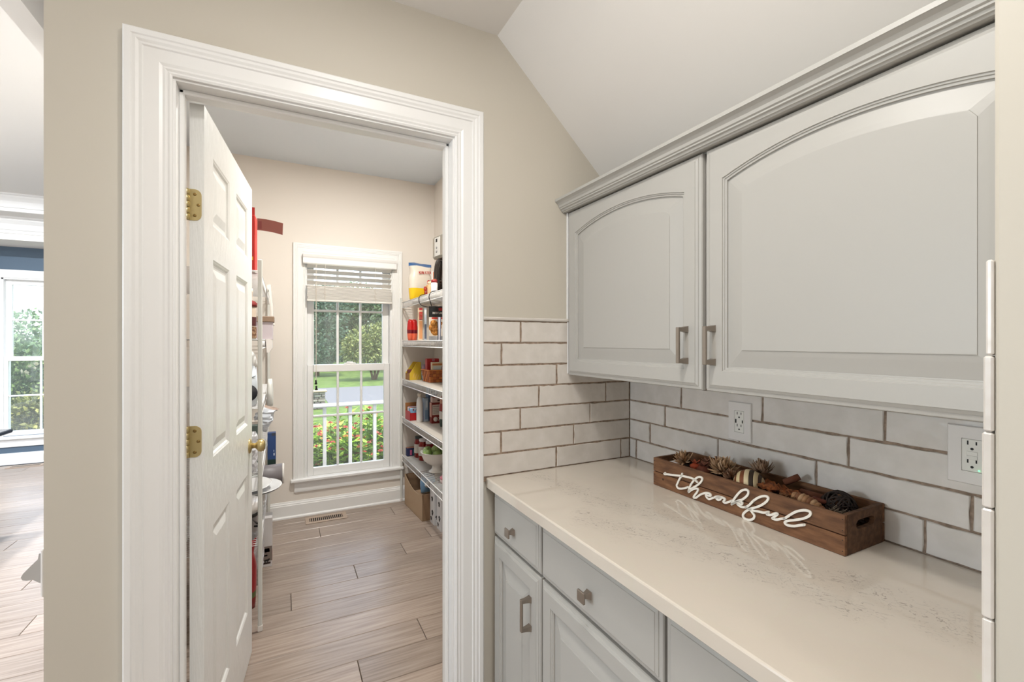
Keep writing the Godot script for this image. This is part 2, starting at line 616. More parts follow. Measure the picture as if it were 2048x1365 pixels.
func casing_prof(w: float) -> Array:
	var out := []
	for p in CASING:
		out.append(Vector2(p[0] * w / 0.098, p[1]))
	return out

func frame_casing(parent: Node, x0: float, x1: float, y0: float, y1: float, z: float, w: float, out := 1.0) -> void:
	var p := casing_prof(w)
	var o := Vector3(0, 0, out)
	var st := mk()
	extr(st, p, Vector3(x0, y0, z), Vector3(x0, y1, z), Vector3.LEFT, o, 0, 1)
	part("casing_side", st, M.trim, parent)
	st = mk()
	extr(st, p, Vector3(x1, y0, z), Vector3(x1, y1, z), Vector3.RIGHT, o, 0, 1)
	part("casing_side", st, M.trim, parent)
	st = mk()
	extr(st, p, Vector3(x0, y1, z), Vector3(x1, y1, z), Vector3.UP, o, 1, 1)
	part("casing_head", st, M.trim, parent)

func pantry_doorway() -> void:
	var t := thing("trim_1", "white moulded casing and jamb around the pantry doorway", "door frame", Vector3.ZERO, 0.0, "", "structure")
	frame_casing(t, -0.254, 0.512, 0, 2.066, DW, 0.098)
	frame_casing(t, -0.254, 0.512, 0, 2.066, DB, 0.098, -1.0)
	var st := mk()
	bb(st, Vector3(-0.268, 0, DB), Vector3(-0.248, 2.06, DW), 0.001)
	part("jamb", st, M.trim, t)
	st = mk()
	bb(st, Vector3(0.506, 0, DB), Vector3(0.526, 2.06, DW), 0.001)
	part("jamb", st, M.trim, t)
	st = mk()
	bb(st, Vector3(-0.268, 2.06, DB), Vector3(0.526, 2.08, DW), 0.001)
	part("jamb_head", st, M.trim, t)
	var zs0 := DB + 0.037
	var zs1 := zs0 + 0.034
	for k in 3:
		st = mk()
		if k == 0:
			bb(st, Vector3(-0.249, 0, zs0), Vector3(-0.2365, 2.06, zs1), 0.003)
		elif k == 1:
			bb(st, Vector3(0.4945, 0, zs0), Vector3(0.507, 2.06, zs1), 0.003)
		else:
			bb(st, Vector3(-0.249, 2.0475, zs0), Vector3(0.507, 2.061, zs1), 0.003)
		part("door_stop", st, M.trim, t)

func rect_ring(x0: float, x1: float, y0: float, y1: float, z: float) -> Array:
	return [Vector3(x0, y0, z), Vector3(x1, y0, z), Vector3(x1, y1, z), Vector3(x0, y1, z)]

func pantry_door() -> void:
	# local x runs from the hinge to the latch edge, local z out of the face that looks into the doorway
	var W := 0.775
	var d := thing("door_1", "white six-panel pantry door standing open on brass hinges", "door", Vector3(-0.200, 0.010, -1.546), 0.0, "", "structure")
	d.basis = Basis(Vector3(0.0993, 0, -0.995).normalized(), Vector3.UP, Vector3(0.995, 0, 0.0993).normalized())
	var xs := [0.0, 0.100, 0.325, 0.444, 0.672, W]
	var ys := [0.0, 0.225, 0.812, 1.020, 1.622, 1.724, 1.930, 2.045]
	var T := 0.035
	var st := mk()
	# stiles and rails left between the six panels: a slab with six openings
	holed(st, true, 0.0, W, 0.0, 2.045, -T, 0.0, [[xs[1], xs[2], ys[1], ys[2]], [xs[1], xs[2], ys[3], ys[4]], [xs[1], xs[2], ys[5], ys[6]], [xs[3], xs[4], ys[1], ys[2]], [xs[3], xs[4], ys[3], ys[4]], [xs[3], xs[4], ys[5], ys[6]]])
	part("slab", st, M.door, d)
	for i in [1, 3]:
		for j in [1, 3, 5]:
			st = mk()
			var rings := []
			for e in [[0.0, 0.0], [0.004, -0.002], [0.007, -0.003], [0.012, -0.0075], [0.018, -0.0085], [0.024, -0.009], [0.046, -0.003], [0.050, -0.002]]:
				rings.append(rect_ring(xs[i] + e[0], xs[i + 1] - e[0], ys[j] + e[0], ys[j + 1] - e[0], e[1]))
			loft(st, rings, false, true)
			var back := []
			for e in [[0.0, 0.0], [0.012, -0.008], [0.024, -0.009], [0.048, -0.002]]:
				var r := rect_ring(xs[i] + e[0], xs[i + 1] - e[0], ys[j] + e[0], ys[j + 1] - e[0], -T - e[1])
				r.reverse()
				back.append(r)
			loft(st, back, false, true)
			part("panel", st, M.door, d)
	# hinges
	for hy in [1.768, 1.100]:
		var h := Node3D.new()
		put(h, "hinge", d)
		h.position = Vector3(0, hy - 0.010, 0)
		h.set_meta("label", "brass hinge with rounded leaf")
		st = mk()
		var lf := [Vector2(-0.040, -0.044)]
		for k in 6:
			lf.append(Vector2(-0.022 + 0.016 * sin(k * PI / 10), -0.028 - 0.016 * cos(k * PI / 10)))
		for k in 6:
			lf.append(Vector2(-0.022 + 0.016 * cos(k * PI / 10), 0.028 + 0.016 * sin(k * PI / 10)))
		lf.append(Vector2(-0.040, 0.044))
		extr(st, lf, Vector3(-0.0022, 0, 0), Vector3(0.0, 0, 0), Vector3(0, 0, 1), Vector3.UP)
		part("leaf", st, M.brass, h)
		for sy in [[-0.030, -0.022], [0.0, -0.0135], [0.030, -0.022]]:
			st = mk(true)
			lathe(st, [Vector2(0.0045, 0.0), Vector2(0.0038, 0.0012), Vector2(0.001, 0.0006)], 12, Vector3(-0.0022, sy[0], sy[1]), Vector3.LEFT)
			part("screw", st, M.brass_dark, h)
		for k in 5:
			st = mk(true)
			var y0 := -0.044 + 0.0176 * k
			lathe(st, [Vector2(0.0055, y0 + 0.0006), Vector2(0.0064, y0 + 0.0014), Vector2(0.0064, y0 + 0.0162), Vector2(0.0055, y0 + 0.017)], 14, Vector3(-0.007, 0, -0.0405))
			part("knuckle", st, M.brass, h)
		st = mk()
		bb(st, Vector3(-0.0160, -0.044, -0.044), Vector3(-0.0085, 0.044, -0.0425))
		part("jamb_leaf", st, M.brass, h)
	var kn := Node3D.new()
	put(kn, "door_knob", d)
	kn.set_meta("label", "polished brass knob")
	kn.position = Vector3(W - 0.062, 0.923, 0)
	for side in [1, -1]:
		st = mk(true)
		var ax := Vector3(0, 0, side)
		var at := Vector3(0, 0, 0.0 if side > 0 else -T)
		lathe(st, [Vector2(0.032, 0), Vector2(0.032, 0.002), Vector2(0.029, 0.006), Vector2(0.020, 0.009), Vector2(0.016, 0.010)], 28, at, ax)
		part("rose", st, M.brass, kn)
		st = mk(true)
		lathe(st, [Vector2(0.012, 0.008), Vector2(0.011, 0.022), Vector2(0.016, 0.028), Vector2(0.0255, 0.034), Vector2(0.028, 0.044), Vector2(0.026, 0.053), Vector2(0.018, 0.060), Vector2(0.002, 0.062)], 28, at, ax)
		part("handle", st, M.brass, kn)

func sash(parent: Node, x0: float, x1: float, y0: float, y1: float, z: float, rails: Array, cols: Array, rows: Array, m: Material) -> void:   # rails: side, bottom, top widths
	var s: float = rails[0]
	var g0 := Vector2(x0 + s, y0 + rails[1])
	var g1 := Vector2(x1 - s, y1 - rails[2])
	var sa := Node3D.new()
	put(sa, "sash", parent)
	var st := mk()
	bb(st, Vector3(x0, y0, z - 0.017), Vector3(x0 + s, y1, z + 0.017), 0.003)
	bb(st, Vector3(x1 - s, y0, z - 0.017), Vector3(x1, y1, z + 0.017), 0.003)
	bb(st, Vector3(x0 + s, y0, z - 0.017), Vector3(x1 - s, g0.y, z + 0.017), 0.003)
	bb(st, Vector3(x0 + s, g1.y, z - 0.017), Vector3(x1 - s, y1, z + 0.017), 0.003)
	part("frame", st, m, sa)
	for f in cols:
		st = mk()
		var x := lerpf(g0.x, g1.x, f)
		bb(st, Vector3(x - 0.009, g0.y, z - 0.012), Vector3(x + 0.009, g1.y, z + 0.012), 0.004)
		part("muntin", st, m, sa)
	for f in rows:
		st = mk()
		var y := lerpf(g0.y, g1.y, f)
		bb(st, Vector3(g0.x, y - 0.009, z - 0.0115), Vector3(g1.x, y + 0.009, z + 0.0115), 0.004)
		part("muntin", st, m, sa)
	var cx := [0.0] + cols + [1.0]
	var ry := [0.0] + rows + [1.0]
	for i in cx.size() - 1:
		for j in ry.size() - 1:
			st = mk()
			bb(st, Vector3(lerpf(g0.x, g1.x, cx[i]), lerpf(g0.y, g1.y, ry[j]), z - 0.002), Vector3(lerpf(g0.x, g1.x, cx[i + 1]), lerpf(g0.y, g1.y, ry[j + 1]), z + 0.001))
			part("pane", st, M.glass, sa)

func pantry_window() -> void:
	var t := thing("window_1", "white double-hung pantry window with grilles and a deep sill", "window", Vector3.ZERO, 0.0, "", "structure")
	frame_casing(t, 0.160, 0.834, 0.303, 2.073, PB, 0.090)
	var st := mk()
	for b in [[0.150, 0.303, 0.170, 2.073], [0.824, 0.303, 0.844, 2.073], [0.150, 2.065, 0.844, 2.085]]:
		bb(st, Vector3(b[0], b[1], PB - 0.16), Vector3(b[2], b[3], PB + 0.001))
	part("jamb_liner", st, M.trim, t)
	st = mk()
	bb(st, Vector3(0.052, 0.277, PB - 0.03), Vector3(0.936, 0.303, PB + 0.045), 0.006)
	part("stool", st, M.trim, t)
	st = mk()
	bb(st, Vector3(0.150, 0.277, PB - 0.16), Vector3(0.844, 0.303, PB - 0.03))
	part("sill", st, M.trim, t)
	st = mk()
	extr(st, [Vector2(0, 0), Vector2(0.012, 0.0), Vector2(0.014, 0.012), Vector2(0.014, 0.06), Vector2(0.02, 0.072), Vector2(0.02, 0.082), Vector2(0, 0.082)], Vector3(0.080, 0.195, PB), Vector3(0.908, 0.195, PB), Vector3(0, 0, 1), Vector3.UP)
	part("apron", st, M.trim, t)
	sash(t, 0.172, 0.822, 0.303, 1.195, PB - 0.035, [0.046, 0.062, 0.058], [0.3333, 0.6667], [0.535], M.trim)
	sash(t, 0.172, 0.822, 1.150, 2.065, PB - 0.072, [0.052, 0.045, 0.045], [0.3333, 0.6667], [0.535], M.trim)
	st = mk()
	bb(st, Vector3(0.455, 1.195, PB - 0.05), Vector3(0.545, 1.207, PB - 0.022), 0.003)
	bb(st, Vector3(0.475, 1.205, PB - 0.045), Vector3(0.525, 1.217, PB - 0.03), 0.003)
	part("sash_lock", st, M.trim, t)
	# blind
	var b := thing("window_blind", "white slatted blind gathered up at the top of the pantry window", "blind", Vector3(0, 0, PB + 0.008))
	st = mk()
	var vp := [Vector2(0, 0), Vector2(0.035, 0), Vector2(0.038, 0.006), Vector2(0.038, 0.045), Vector2(0.043, 0.055), Vector2(0.048, 0.072), Vector2(0.048, 0.082), Vector2(0, 0.082)]
	extr(st, vp, Vector3(0.140, 2.000, 0.010), Vector3(0.868, 2.000, 0.010), Vector3(0, 0, 1), Vector3.UP)
	part("valance", st, M.trim, b)
	var slat_m := mat(Color(0.92, 0.905, 0.88), 0.45)
	slat_m.backlight_enabled = true
	slat_m.backlight = Color(0.35, 0.36, 0.36)
	for i in 4:
		st = mk()
		bx(st, Vector3(0, 0, 0), Vector3(0.655, 0.003, 0.050), 0.001, Transform3D(Basis(Vector3.RIGHT, -0.50), Vector3(0.4975, 1.984 - 0.0445 * i, 0.030)))
		part("slat", st, slat_m, b)
	for i in 17:
		st = mk()
		bx(st, Vector3(0.4975 + rng.randf_range(-0.003, 0.003), 1.7235 + 0.0064 * i, 0.030 + rng.randf_range(-0.003, 0.003)), Vector3(0.655, 0.0046, 0.050), 0.0012)
		part("slat", st, slat_m, b)
	st = mk()
	bx(st, Vector3(0.4975, 1.711, 0.030), Vector3(0.660, 0.016, 0.052), 0.003)
	part("bottom_rail", st, slat_m, b)
	var cord := mat(Color(0.85, 0.82, 0.77), 0.8)
	for x in [0.300, 0.690]:
		st = mk()
		for zz in [0.002, 0.058]:
			tube(st, [Vector3(x, 2.0, zz), Vector3(x, 1.705, zz)], 0.0012, 5)
		for k in 4:
			tube(st, [Vector3(x + rng.randf_range(-0.012, 0.012), 1.73 + 0.022 * k, 0.0585), Vector3(x + rng.randf_range(-0.016, 0.016), 1.75 + 0.022 * k, 0.060)], 0.0012, 5)
		part("ladder_cord", st, cord, b)
	for k in 2:
		st = mk()
		tube(st, [Vector3(0.232 + 0.004 * k, 2.0, 0.062), Vector3(0.232 + 0.003 * k, 1.08 - 0.045 * k, 0.062)], 0.0013, 5)
		part("pull_cord", st, cord, b)
		st = mk(true)
		lathe(st, [Vector2(0.003, 0.036), Vector2(0.008, 0.030), Vector2(0.006, 0.018), Vector2(0.011, 0.004), Vector2(0.009, 0.0)], 12, Vector3(0.232 + 0.003 * k, 1.045 - 0.046 * k, 0.062))
		part("tassel", st, M.black, b)

func dining_side() -> void:
	var t := thing("window_2", "white double-hung window in the navy wall", "window", Vector3.ZERO, 0.0, "", "structure")
	var z := -7.102
	frame_casing(t, -2.81, -1.91, 0.30, 2.10, z, 0.092)
	var st := mk()
	for b in [[-2.81, 0.32, -2.795, 2.10], [-1.925, 0.32, -1.91, 2.10], [-2.81, 2.085, -1.91, 2.10]]:
		bb(st, Vector3(b[0], b[1], z - 0.16), Vector3(b[2], b[3], z + 0.001))
	part("jamb_liner", st, M.trim, t)
	st = mk()
	bb(st, Vector3(-2.93, 0.285, z - 0.16), Vector3(-1.79, 0.318, z + 0.05), 0.006)
	part("stool", st, M.trim, t)
	st = mk()
	bb(st, Vector3(-2.90, 0.197, z), Vector3(-1.82, 0.285, z + 0.016), 0.004)
	part("apron", st, M.trim, t)
	sash(t, -2.80, -1.92, 0.318, 1.215, z - 0.035, [0.035, 0.055, 0.05], [0.3333, 0.6667], [0.50], M.trim)
	sash(t, -2.80, -1.92, 1.17, 2.088, z - 0.072, [0.055, 0.045, 0.060], [0.3333, 0.6667], [0.51], M.trim)
	# out-of-view windows of the open room, placed and sized for side and rear light
	var n := 3
	for w in [[-6.4, -4.6, 0.35, 2.1], [-3.4, -1.2, 0.1, 2.1], [-1.3, 0.3, 0.5, 2.1]]:
		var f := thing("window_%d" % n, "unseen white framed window in the far left wall, letting in side light", "window", Vector3.ZERO, 0.0, "", "structure")
		st = mk()
		for q in [[w[0], w[0] + 0.06, w[2], w[3]], [w[1] - 0.06, w[1], w[2], w[3]], [(w[0] + w[1]) / 2 - 0.03, (w[0] + w[1]) / 2 + 0.03, w[2], w[3]], [w[0], w[1], w[2], w[2] + 0.06], [w[0], w[1], w[3] - 0.06, w[3]]]:
			bb(st, Vector3(-4.70, q[2], q[0]), Vector3(-4.62, q[3], q[1]))
		part("frame", st, M.trim, f)
		n += 1
	for w in [[-0.9, 0.6, 1.05, 2.0]]:
		var f := thing("window_%d" % n, "unseen white framed window in the rear kitchen wall, lighting from behind", "window", Vector3.ZERO, 0.0, "", "structure")
		st = mk()
		for q in [[w[0], w[0] + 0.06, w[2], w[3]], [w[1] - 0.06, w[1], w[2], w[3]], [(w[0] + w[1]) / 2 - 0.03, (w[0] + w[1]) / 2 + 0.03, w[2], w[3]], [w[0], w[1], w[2], w[2] + 0.06], [w[0], w[1], w[3] - 0.06, w[3]]]:
			bb(st, Vector3(q[0], q[2], 4.52), Vector3(q[1], q[3], 4.60))
		part("frame", st, M.trim, f)
		n += 1
	# corner of a table in the far room
	var tb := thing("dining_table", "dark edged table with a pale top in front of the far window", "table", Vector3(-2.42, 0, -3.90))
	st = mk()
	bb(st, Vector3(-0.65, 0.716, -0.73), Vector3(0.65, 0.744, 0.73), 0.006)
	part("table_top", st, mat(Color(0.24, 0.24, 0.25), 0.22), tb)
	for sx in [-1, 1]:
		for sz in [-1, 1]:
			st = mk()
			loft(st, [circle(Vector3(sx * 0.36, 0, sz * 0.44), 0.022, 12), circle(Vector3(sx * 0.36, 0.716, sz * 0.44), 0.035, 12)])
			part("leg", st, M.black, tb)
	# plug on the end of the doorway wall
	var pl := thing("wall_outlet", "grey-white outlet plate with a plugged-in wedge on the wall end left of the doorway", "outlet", Vector3(-0.501, 0.838, -1.486))
	st = mk()
	bb(st, Vector3(-0.008, -0.058, -0.036), Vector3(0.0, 0.056, 0.036), 0.003)
	part("cover_plate", st, M.white_plastic, pl)
	st = mk()
	extr(st, [Vector2(0.008, -0.026), Vector2(0.014, -0.022), Vector2(0.022, -0.015), Vector2(0.034, -0.014), Vector2(0.041, -0.011), Vector2(0.043, -0.004), Vector2(0.039, 0.004), Vector2(0.026, 0.019), Vector2(0.014, 0.032), Vector2(0.012, 0.045), Vector2(0.008, 0.046)], Vector3(0, 0, 0.030), Vector3(0, 0, -0.020), Vector3.LEFT, Vector3.UP)
	part("plug", st, mat(Color(0.72, 0.71, 0.70), 0.5), pl)

# ------------------------------------------------------------------ tiles
func tile(parent: Node, a: Vector3, ux: Vector3, n: Vector3, w: float, h: float, soft0 := true, soft1 := true) -> void:
	# a: lower left corner on the wall side; ux: along the wall; n: out of the wall
	var st := mk()
	var outer := []
	var steps := maxi(2, int(w / 0.018))
	var pts := []
	for i in steps:
		pts.append([lerpf(0, w, float(i) / steps), 0.0, 0, 1])
	for i in 4:
		pts.append([w, h * i / 4.0, -1 if soft1 else 0, 0])
	for i in steps:
		pts.append([lerpf(w, 0, float(i) / steps), h, 0, -1])
	for i in 4:
		pts.append([0.0, h - h * i / 4.0, 1 if soft0 else 0, 0])
	var lift := rng.randf_range(-0.0006, 0.0006)
	var skew := rng.randf_range(-0.0005, 0.0005)
	var r0 := []
	var r1 := []
	var r2 := []
	for p in pts:
		var j := rng.randf_range(0.0, 0.0012) if rng.randf() < 0.7 else rng.randf_range(0.0008, 0.0028)
		var x: float = p[0]
		var y: float = p[1]
		x = clampf(x + p[2] * j, 0.0, w)
		y = clampf(y + p[3] * j, 0.0, h)
		var cx := w / 2
		var cy := h / 2
		r0.append(a + ux * x + Vector3.UP * y)
		var z := 0.0082 + lift + skew * (x / w - 0.5)
		r1.append(a + ux * x + Vector3.UP * y + n * (z - 0.0022))
		var ix := clampf(x, 0.0022, w - 0.0022) if w > 0.01 else x
		var iy := clampf(y, 0.0022, h - 0.0022)
		r2.append(a + ux * ix + Vector3.UP * iy + n * z)
	var rings := [r0, r1, r2]
	if ux.cross(Vector3.UP).dot(n) < 0.0:
		for r in rings:
			r.reverse()
	loft(st, rings, false, true)
	part("tile", st, M.tiles[rng.randi() % 4], parent)

func tiles() -> void:
	var g := 0.0040
	var rows := [0.914, 0.991, 1.068, 1.145, 1.2225, 1.300, 1.378, 1.456]
	# door wall
	var t := thing("tile_backsplash", "handmade off-white brick-shaped tiles on the wall right of the doorway", "backsplash", Vector3.ZERO, 0, "", "structure")
	var st := mk()
	bb(st, Vector3(0.612, 0.90, DW), Vector3(RW + 0.010, 1.457, DW + 0.0062))
	part("grout", st, M.grout, t)
	for r in 7:
		var off := 0.6055 + fposmod(0.0765 * r, 0.3045)
		var x := off - 0.3045 * 2
		while x < RW:
			var x0 := maxf(x, 0.6125)
			var x1 := minf(x + 0.3045, RW - 0.001)
			if x1 - x0 > 0.012:
				tile(t, Vector3(x0 + (g / 2 if x0 == x else 0.0), rows[r] + g / 2, DW), Vector3.RIGHT, Vector3(0, 0, 1), x1 - x0 - g * 0.75, rows[r + 1] - rows[r] - g, x0 == x, true)
			x += 0.3045
	st = mk()
	extr(st, [Vector2(0, 0), Vector2(0.011, 0), Vector2(0.014, 0.003), Vector2(0.014, 0.008), Vector2(0.010, 0.0115), Vector2(0, 0.0115)], Vector3(0.6125, 1.4565, DW), Vector3(RW, 1.4565, DW), Vector3(0, 0, 1), Vector3.UP)
	part("edge_trim", st, M.tiles[3], t)
	# cabinet wall
	t = thing("tile_backsplash", "handmade off-white brick-shaped tiles under the wall cabinets behind the crate", "backsplash", Vector3.ZERO, 0, "", "structure")
	st = mk()
	bb(st, Vector3(RW + 0.0038, 0.90, DW + 0.004), Vector3(RW + 0.010, 1.30, -0.19))
	part("grout", st, M.grout, t)
	var step := 0.3047
	for r in 5:
		var z := -1.399 + fposmod(0.0768 * r, step) - step
		while z < -0.2:
			var z0 := maxf(z, DW + 0.0085)
			var z1 := minf(z + step, -0.1905)
			if z1 - z0 > 0.012:
				tile(t, Vector3(RW + 0.0082, rows[r] + g / 2, z0 + (g / 2 if z0 == z else 0.0)), Vector3(0, 0, 1), Vector3(-1, 0, 0), z1 - z0 - g, rows[r + 1] - rows[r] - g, z0 == z, true)
			z += step
	# return wall: the tiles are seen on edge
	t = thing("tile_backsplash", "thick white tile edges climbing the wall end beside the counter", "backsplash", Vector3.ZERO, 0, "", "structure")
	var hs := [0.914, 1.101, 1.213, 1.2905, 1.368, 1.4655]
	var zs := [-0.1990, -0.1992, -0.1990, -0.1978, -0.1960]
	for r in 5:
		st = mk()
		bb(st, Vector3(0.6372 - 0.0004 * (r % 2), hs[r] + 0.0004, zs[r]), Vector3(RW - 0.002, hs[r + 1] - 0.0004, -0.1901), 0.0018)
		part("tile", st, M.tiles[r % 4], t)

# ------------------------------------------------------------------ cabinets
func opening(w: float, h: float, m0: float, mtop: float, rise: float, d := 0.0) -> Array:   # d: how far the outline is drawn in
	var m := m0 + d
	var p := [Vector2(m, m), Vector2(w - m, m)]
	var ys := h - mtop - d
	if rise <= 0.0:
		p.append(Vector2(w - m, ys))
		p.append(Vector2(m, ys))
		return p
	p.append(Vector2(w - m, ys))
	var half := w / 2 - m0 - 0.010
	var R := (half * half + rise * rise) / (2 * rise)
	var cy := h - mtop + 0.002 + rise - R
	R -= d
	var a0 := asin((half - d) / R)
	for i in 25:
		var a := lerpf(a0, -a0, i / 24.0)
		p.append(Vector2(w / 2 + R * sin(a), cy + R * cos(a)))
	p.append(Vector2(m, ys))
	return p

func lift(poly: Array, z: float) -> Array:
	var out := []
	for p in poly:
		out.append(Vector3(p.x, p.y, z))
	return out

func on_rect(poly: Array, lo: Vector2, hi: Vector2) -> Array:   # the same number of points, moved out to a rectangle
	var out := []
	var n := poly.size()
	for i in n:
		var p: Vector2 = poly[i]
		if i == 0:
			out.append(lo)
		elif i == 1:
			out.append(Vector2(hi.x, lo.y))
		elif i == 2:
			out.append(hi)
		elif i == n - 1:
			out.append(Vector2(lo.x, hi.y))
		else:
			out.append(Vector2(clampf(lerpf(lo.x, hi.x, (p.x - poly[n - 1].x) / (poly[2].x - poly[n - 1].x)), lo.x, hi.x), hi.y))
	return out

func cab_door(parent: Node, called: String, w: float, h: float, t: Transform3D, rise: float, raised := true) -> Node3D:
	# local x along the width, y up, z out of the face; z = 0 is the cabinet's face
	var d := Node3D.new()
	put(d, called, parent)
	d.transform = t
	var T := 0.020
	var poly := opening(w, h, 0.052, 0.085 if rise > 0.0 else 0.052, rise)
	var st := mk()
	var rings := [lift(on_rect(poly, Vector2.ZERO, Vector2(w, h)), 0.0)]
	for e in [[0.0, T - 0.010], [0.002, T - 0.0072], [0.010, T - 0.0060], [0.0105, T - 0.0042], [0.0165, T - 0.0014], [0.0172, T]]:
		rings.append(lift(on_rect(poly, Vector2(e[0], e[0]), Vector2(w - e[0], h - e[0])), e[1]))
	if raised:
		for e in [[0.0, 0.0], [0.0008, -0.0025], [0.004, -0.003], [0.0048, -0.0052], [0.009, -0.0058], [0.0095, -0.010]]:
			rings.append(lift(opening(w, h, 0.052, 0.085 if rise > 0.0 else 0.052, rise, e[0]), T + e[1]))
		loft(st, rings, true, false)
		part("frame", st, M.cab, d)
		st = mk()
		rings = []
		for e in [[0.0095, -0.0102], [0.012, -0.0105], [0.026, -0.0075], [0.040, -0.0042], [0.0515, -0.0020], [0.0520, -0.0006], [0.0535, -0.0004]]:
			rings.append(lift(opening(w, h, 0.052, 0.085 if rise > 0.0 else 0.052, rise, e[0]), T + e[1]))
		loft(st, rings, false, true)
		part("panel", st, M.cab, d)
	else:
		loft(st, rings, true, true)
		part("front_panel", st, M.cab, d)
	return d

func flare(st: SurfaceTool, at: Vector3, ax: Vector3, u: Vector3, z0: float, a0: float, b0: float, z1: float, a1: float, b1: float) -> void:
	var v := ax.cross(u)
	var rings := []
	for i in 6:
		var f := i / 5.0
		var g := f * f
		var z := lerpf(z0, z1, f)
		var a := lerpf(a0, a1, g)
		var b := lerpf(b0, b1, g)
		rings.append([at + ax * z - u * a - v * b, at + ax * z + u * a - v * b, at + ax * z + u * a + v * b, at + ax * z - u * a + v * b])
	loft(st, rings)

func pull(parent: Node, x: float, y: float, L := 0.094) -> void:   # vertical bar pull on a door face
	var h := Node3D.new()
	put(h, "handle", parent)
	h.set_meta("label", "brushed nickel bar pull")
	h.position = Vector3(x, y, 0.020)
	var st := mk()
	bx(st, Vector3(0, 0, 0.029), Vector3(0.011, L, 0.006), 0.001)
	part("bar", st, M.nickel, h)
	for s in [-1, 1]:
		st = mk()
		flare(st, Vector3(0, s * (L / 2 - 0.0055), 0), Vector3(0, 0, 1), Vector3.RIGHT, 0.028, 0.0052, 0.0050, 0.0, 0.0085, 0.0085)
		part("foot", st, M.nickel, h)

func knob(parent: Node, x: float, y: float) -> void:
	var h := Node3D.new()
	put(h, "knob", parent)
	h.set_meta("label", "square brushed nickel knob")
	h.position = Vector3(x, y, 0.020)
	var st := mk()
	flare(st, Vector3.ZERO, Vector3(0, 0, 1), Vector3.RIGHT, 0.020, 0.005, 0.005, 0.0, 0.0095, 0.0095)
	part("neck", st, M.nickel, h)
	st = mk()
	bx(st, Vector3(0, 0, 0.023), Vector3(0.027, 0.027, 0.006), 0.0012)
	part("face", st, M.nickel, h)

func facing(x: float, y: float, z: float) -> Transform3D:   # local x runs towards the camera (+z), local z out of the cabinet (-x)
	return Transform3D(Basis(Vector3(0, 0, 1), Vector3.UP, Vector3(-1, 0, 0)), Vector3(x, y, z))

func upper_cabinet() -> void:
	var c := thing("wall_cabinet", "pale grey two-door wall cabinet with arched raised panels and crown top", "cabinet")
	var st := mk()
	bb(st, Vector3(0.972, 1.262, DW + 0.002), Vector3(RW + 0.008, 1.872, -0.192))
	part("body", st, M.cab, c)
	st = mk()
	bb(st, Vector3(0.9575, 1.262, DW + 0.001), Vector3(0.974, 1.868, -1.4345), 0.001)
	part("scribe_strip", st, M.trim, c)
	var dl := cab_door(c, "door", 0.609, 0.607, facing(0.970, 1.258, -1.428), 0.036)
	pull(dl, 0.563, 0.115)
	var dr := cab_door(c, "door", 0.609, 0.607, facing(0.970, 1.258, -0.8065), 0.036)
	pull(dr, 0.026, 0.115)
	st = mk()
	var prof := []
	for p in [[0.0, 0.0], [0.010, 0.0], [0.012, 0.003], [0.016, 0.004], [0.018, 0.009], [0.023, 0.011], [0.0235, 0.0145], [0.027, 0.017], [0.029, 0.024], [0.034, 0.031], [0.042, 0.036], [0.044, 0.0365], [0.044, 0.046], [0.0, 0.046]]:
		prof.append(Vector2(p[0], p[1]))
	extr(st, prof, Vector3(0.952, 1.868, DW + 0.001), Vector3(0.952, 1.868, -0.191), Vector3.LEFT, Vector3.UP)
	bb(st, Vector3(0.951, 1.869, DW + 0.001), Vector3(1.10, 1.885, -0.191))
	part("crown_moulding", st, M.cab, c)

func base_cabinets() -> void:
	var specs := [
		[-1.428, -1.112, "narrow grey base cabinet nearest the doorway with one drawer over a door", true],
		[-1.104, -0.648, "wide grey base cabinet in the middle with a square knob on its drawer", true],
		[-0.640, -0.205, "grey base cabinet below the near end of the counter, only its drawer showing", true]]
	var i := 0
	for s in specs:
		var z0: float = s[0]
		var z1: float = s[1]
		var c := thing("base_cabinet", s[2], "cabinet")
		var st := mk()
		bb(st, Vector3(0.667, 0.10, z0 - (0.010 if i == 0 else 0.004)), Vector3(RW + 0.006, 0.878, z1 + 0.004))
		bb(st, Vector3(0.73, 0.0, z0 - 0.004), Vector3(RW + 0.006, 0.10, z1 + 0.004))
		part("body", st, M.cab, c)
		var w := z1 - z0
		var dr := cab_door(c, "drawer", w, 0.150, facing(0.665, 0.7215, z0), 0.0, false)
		knob(dr, w / 2, 0.064)
		var d := cab_door(c, "door", w, 0.600, facing(0.665, 0.112, z0), 0.0)
		if i == 0:
			pull(d, w - 0.050, 0.476)
		elif i == 1:
			pull(d, w - 0.050, 0.476)
		else:
			pull(d, 0.050, 0.476)
		i += 1

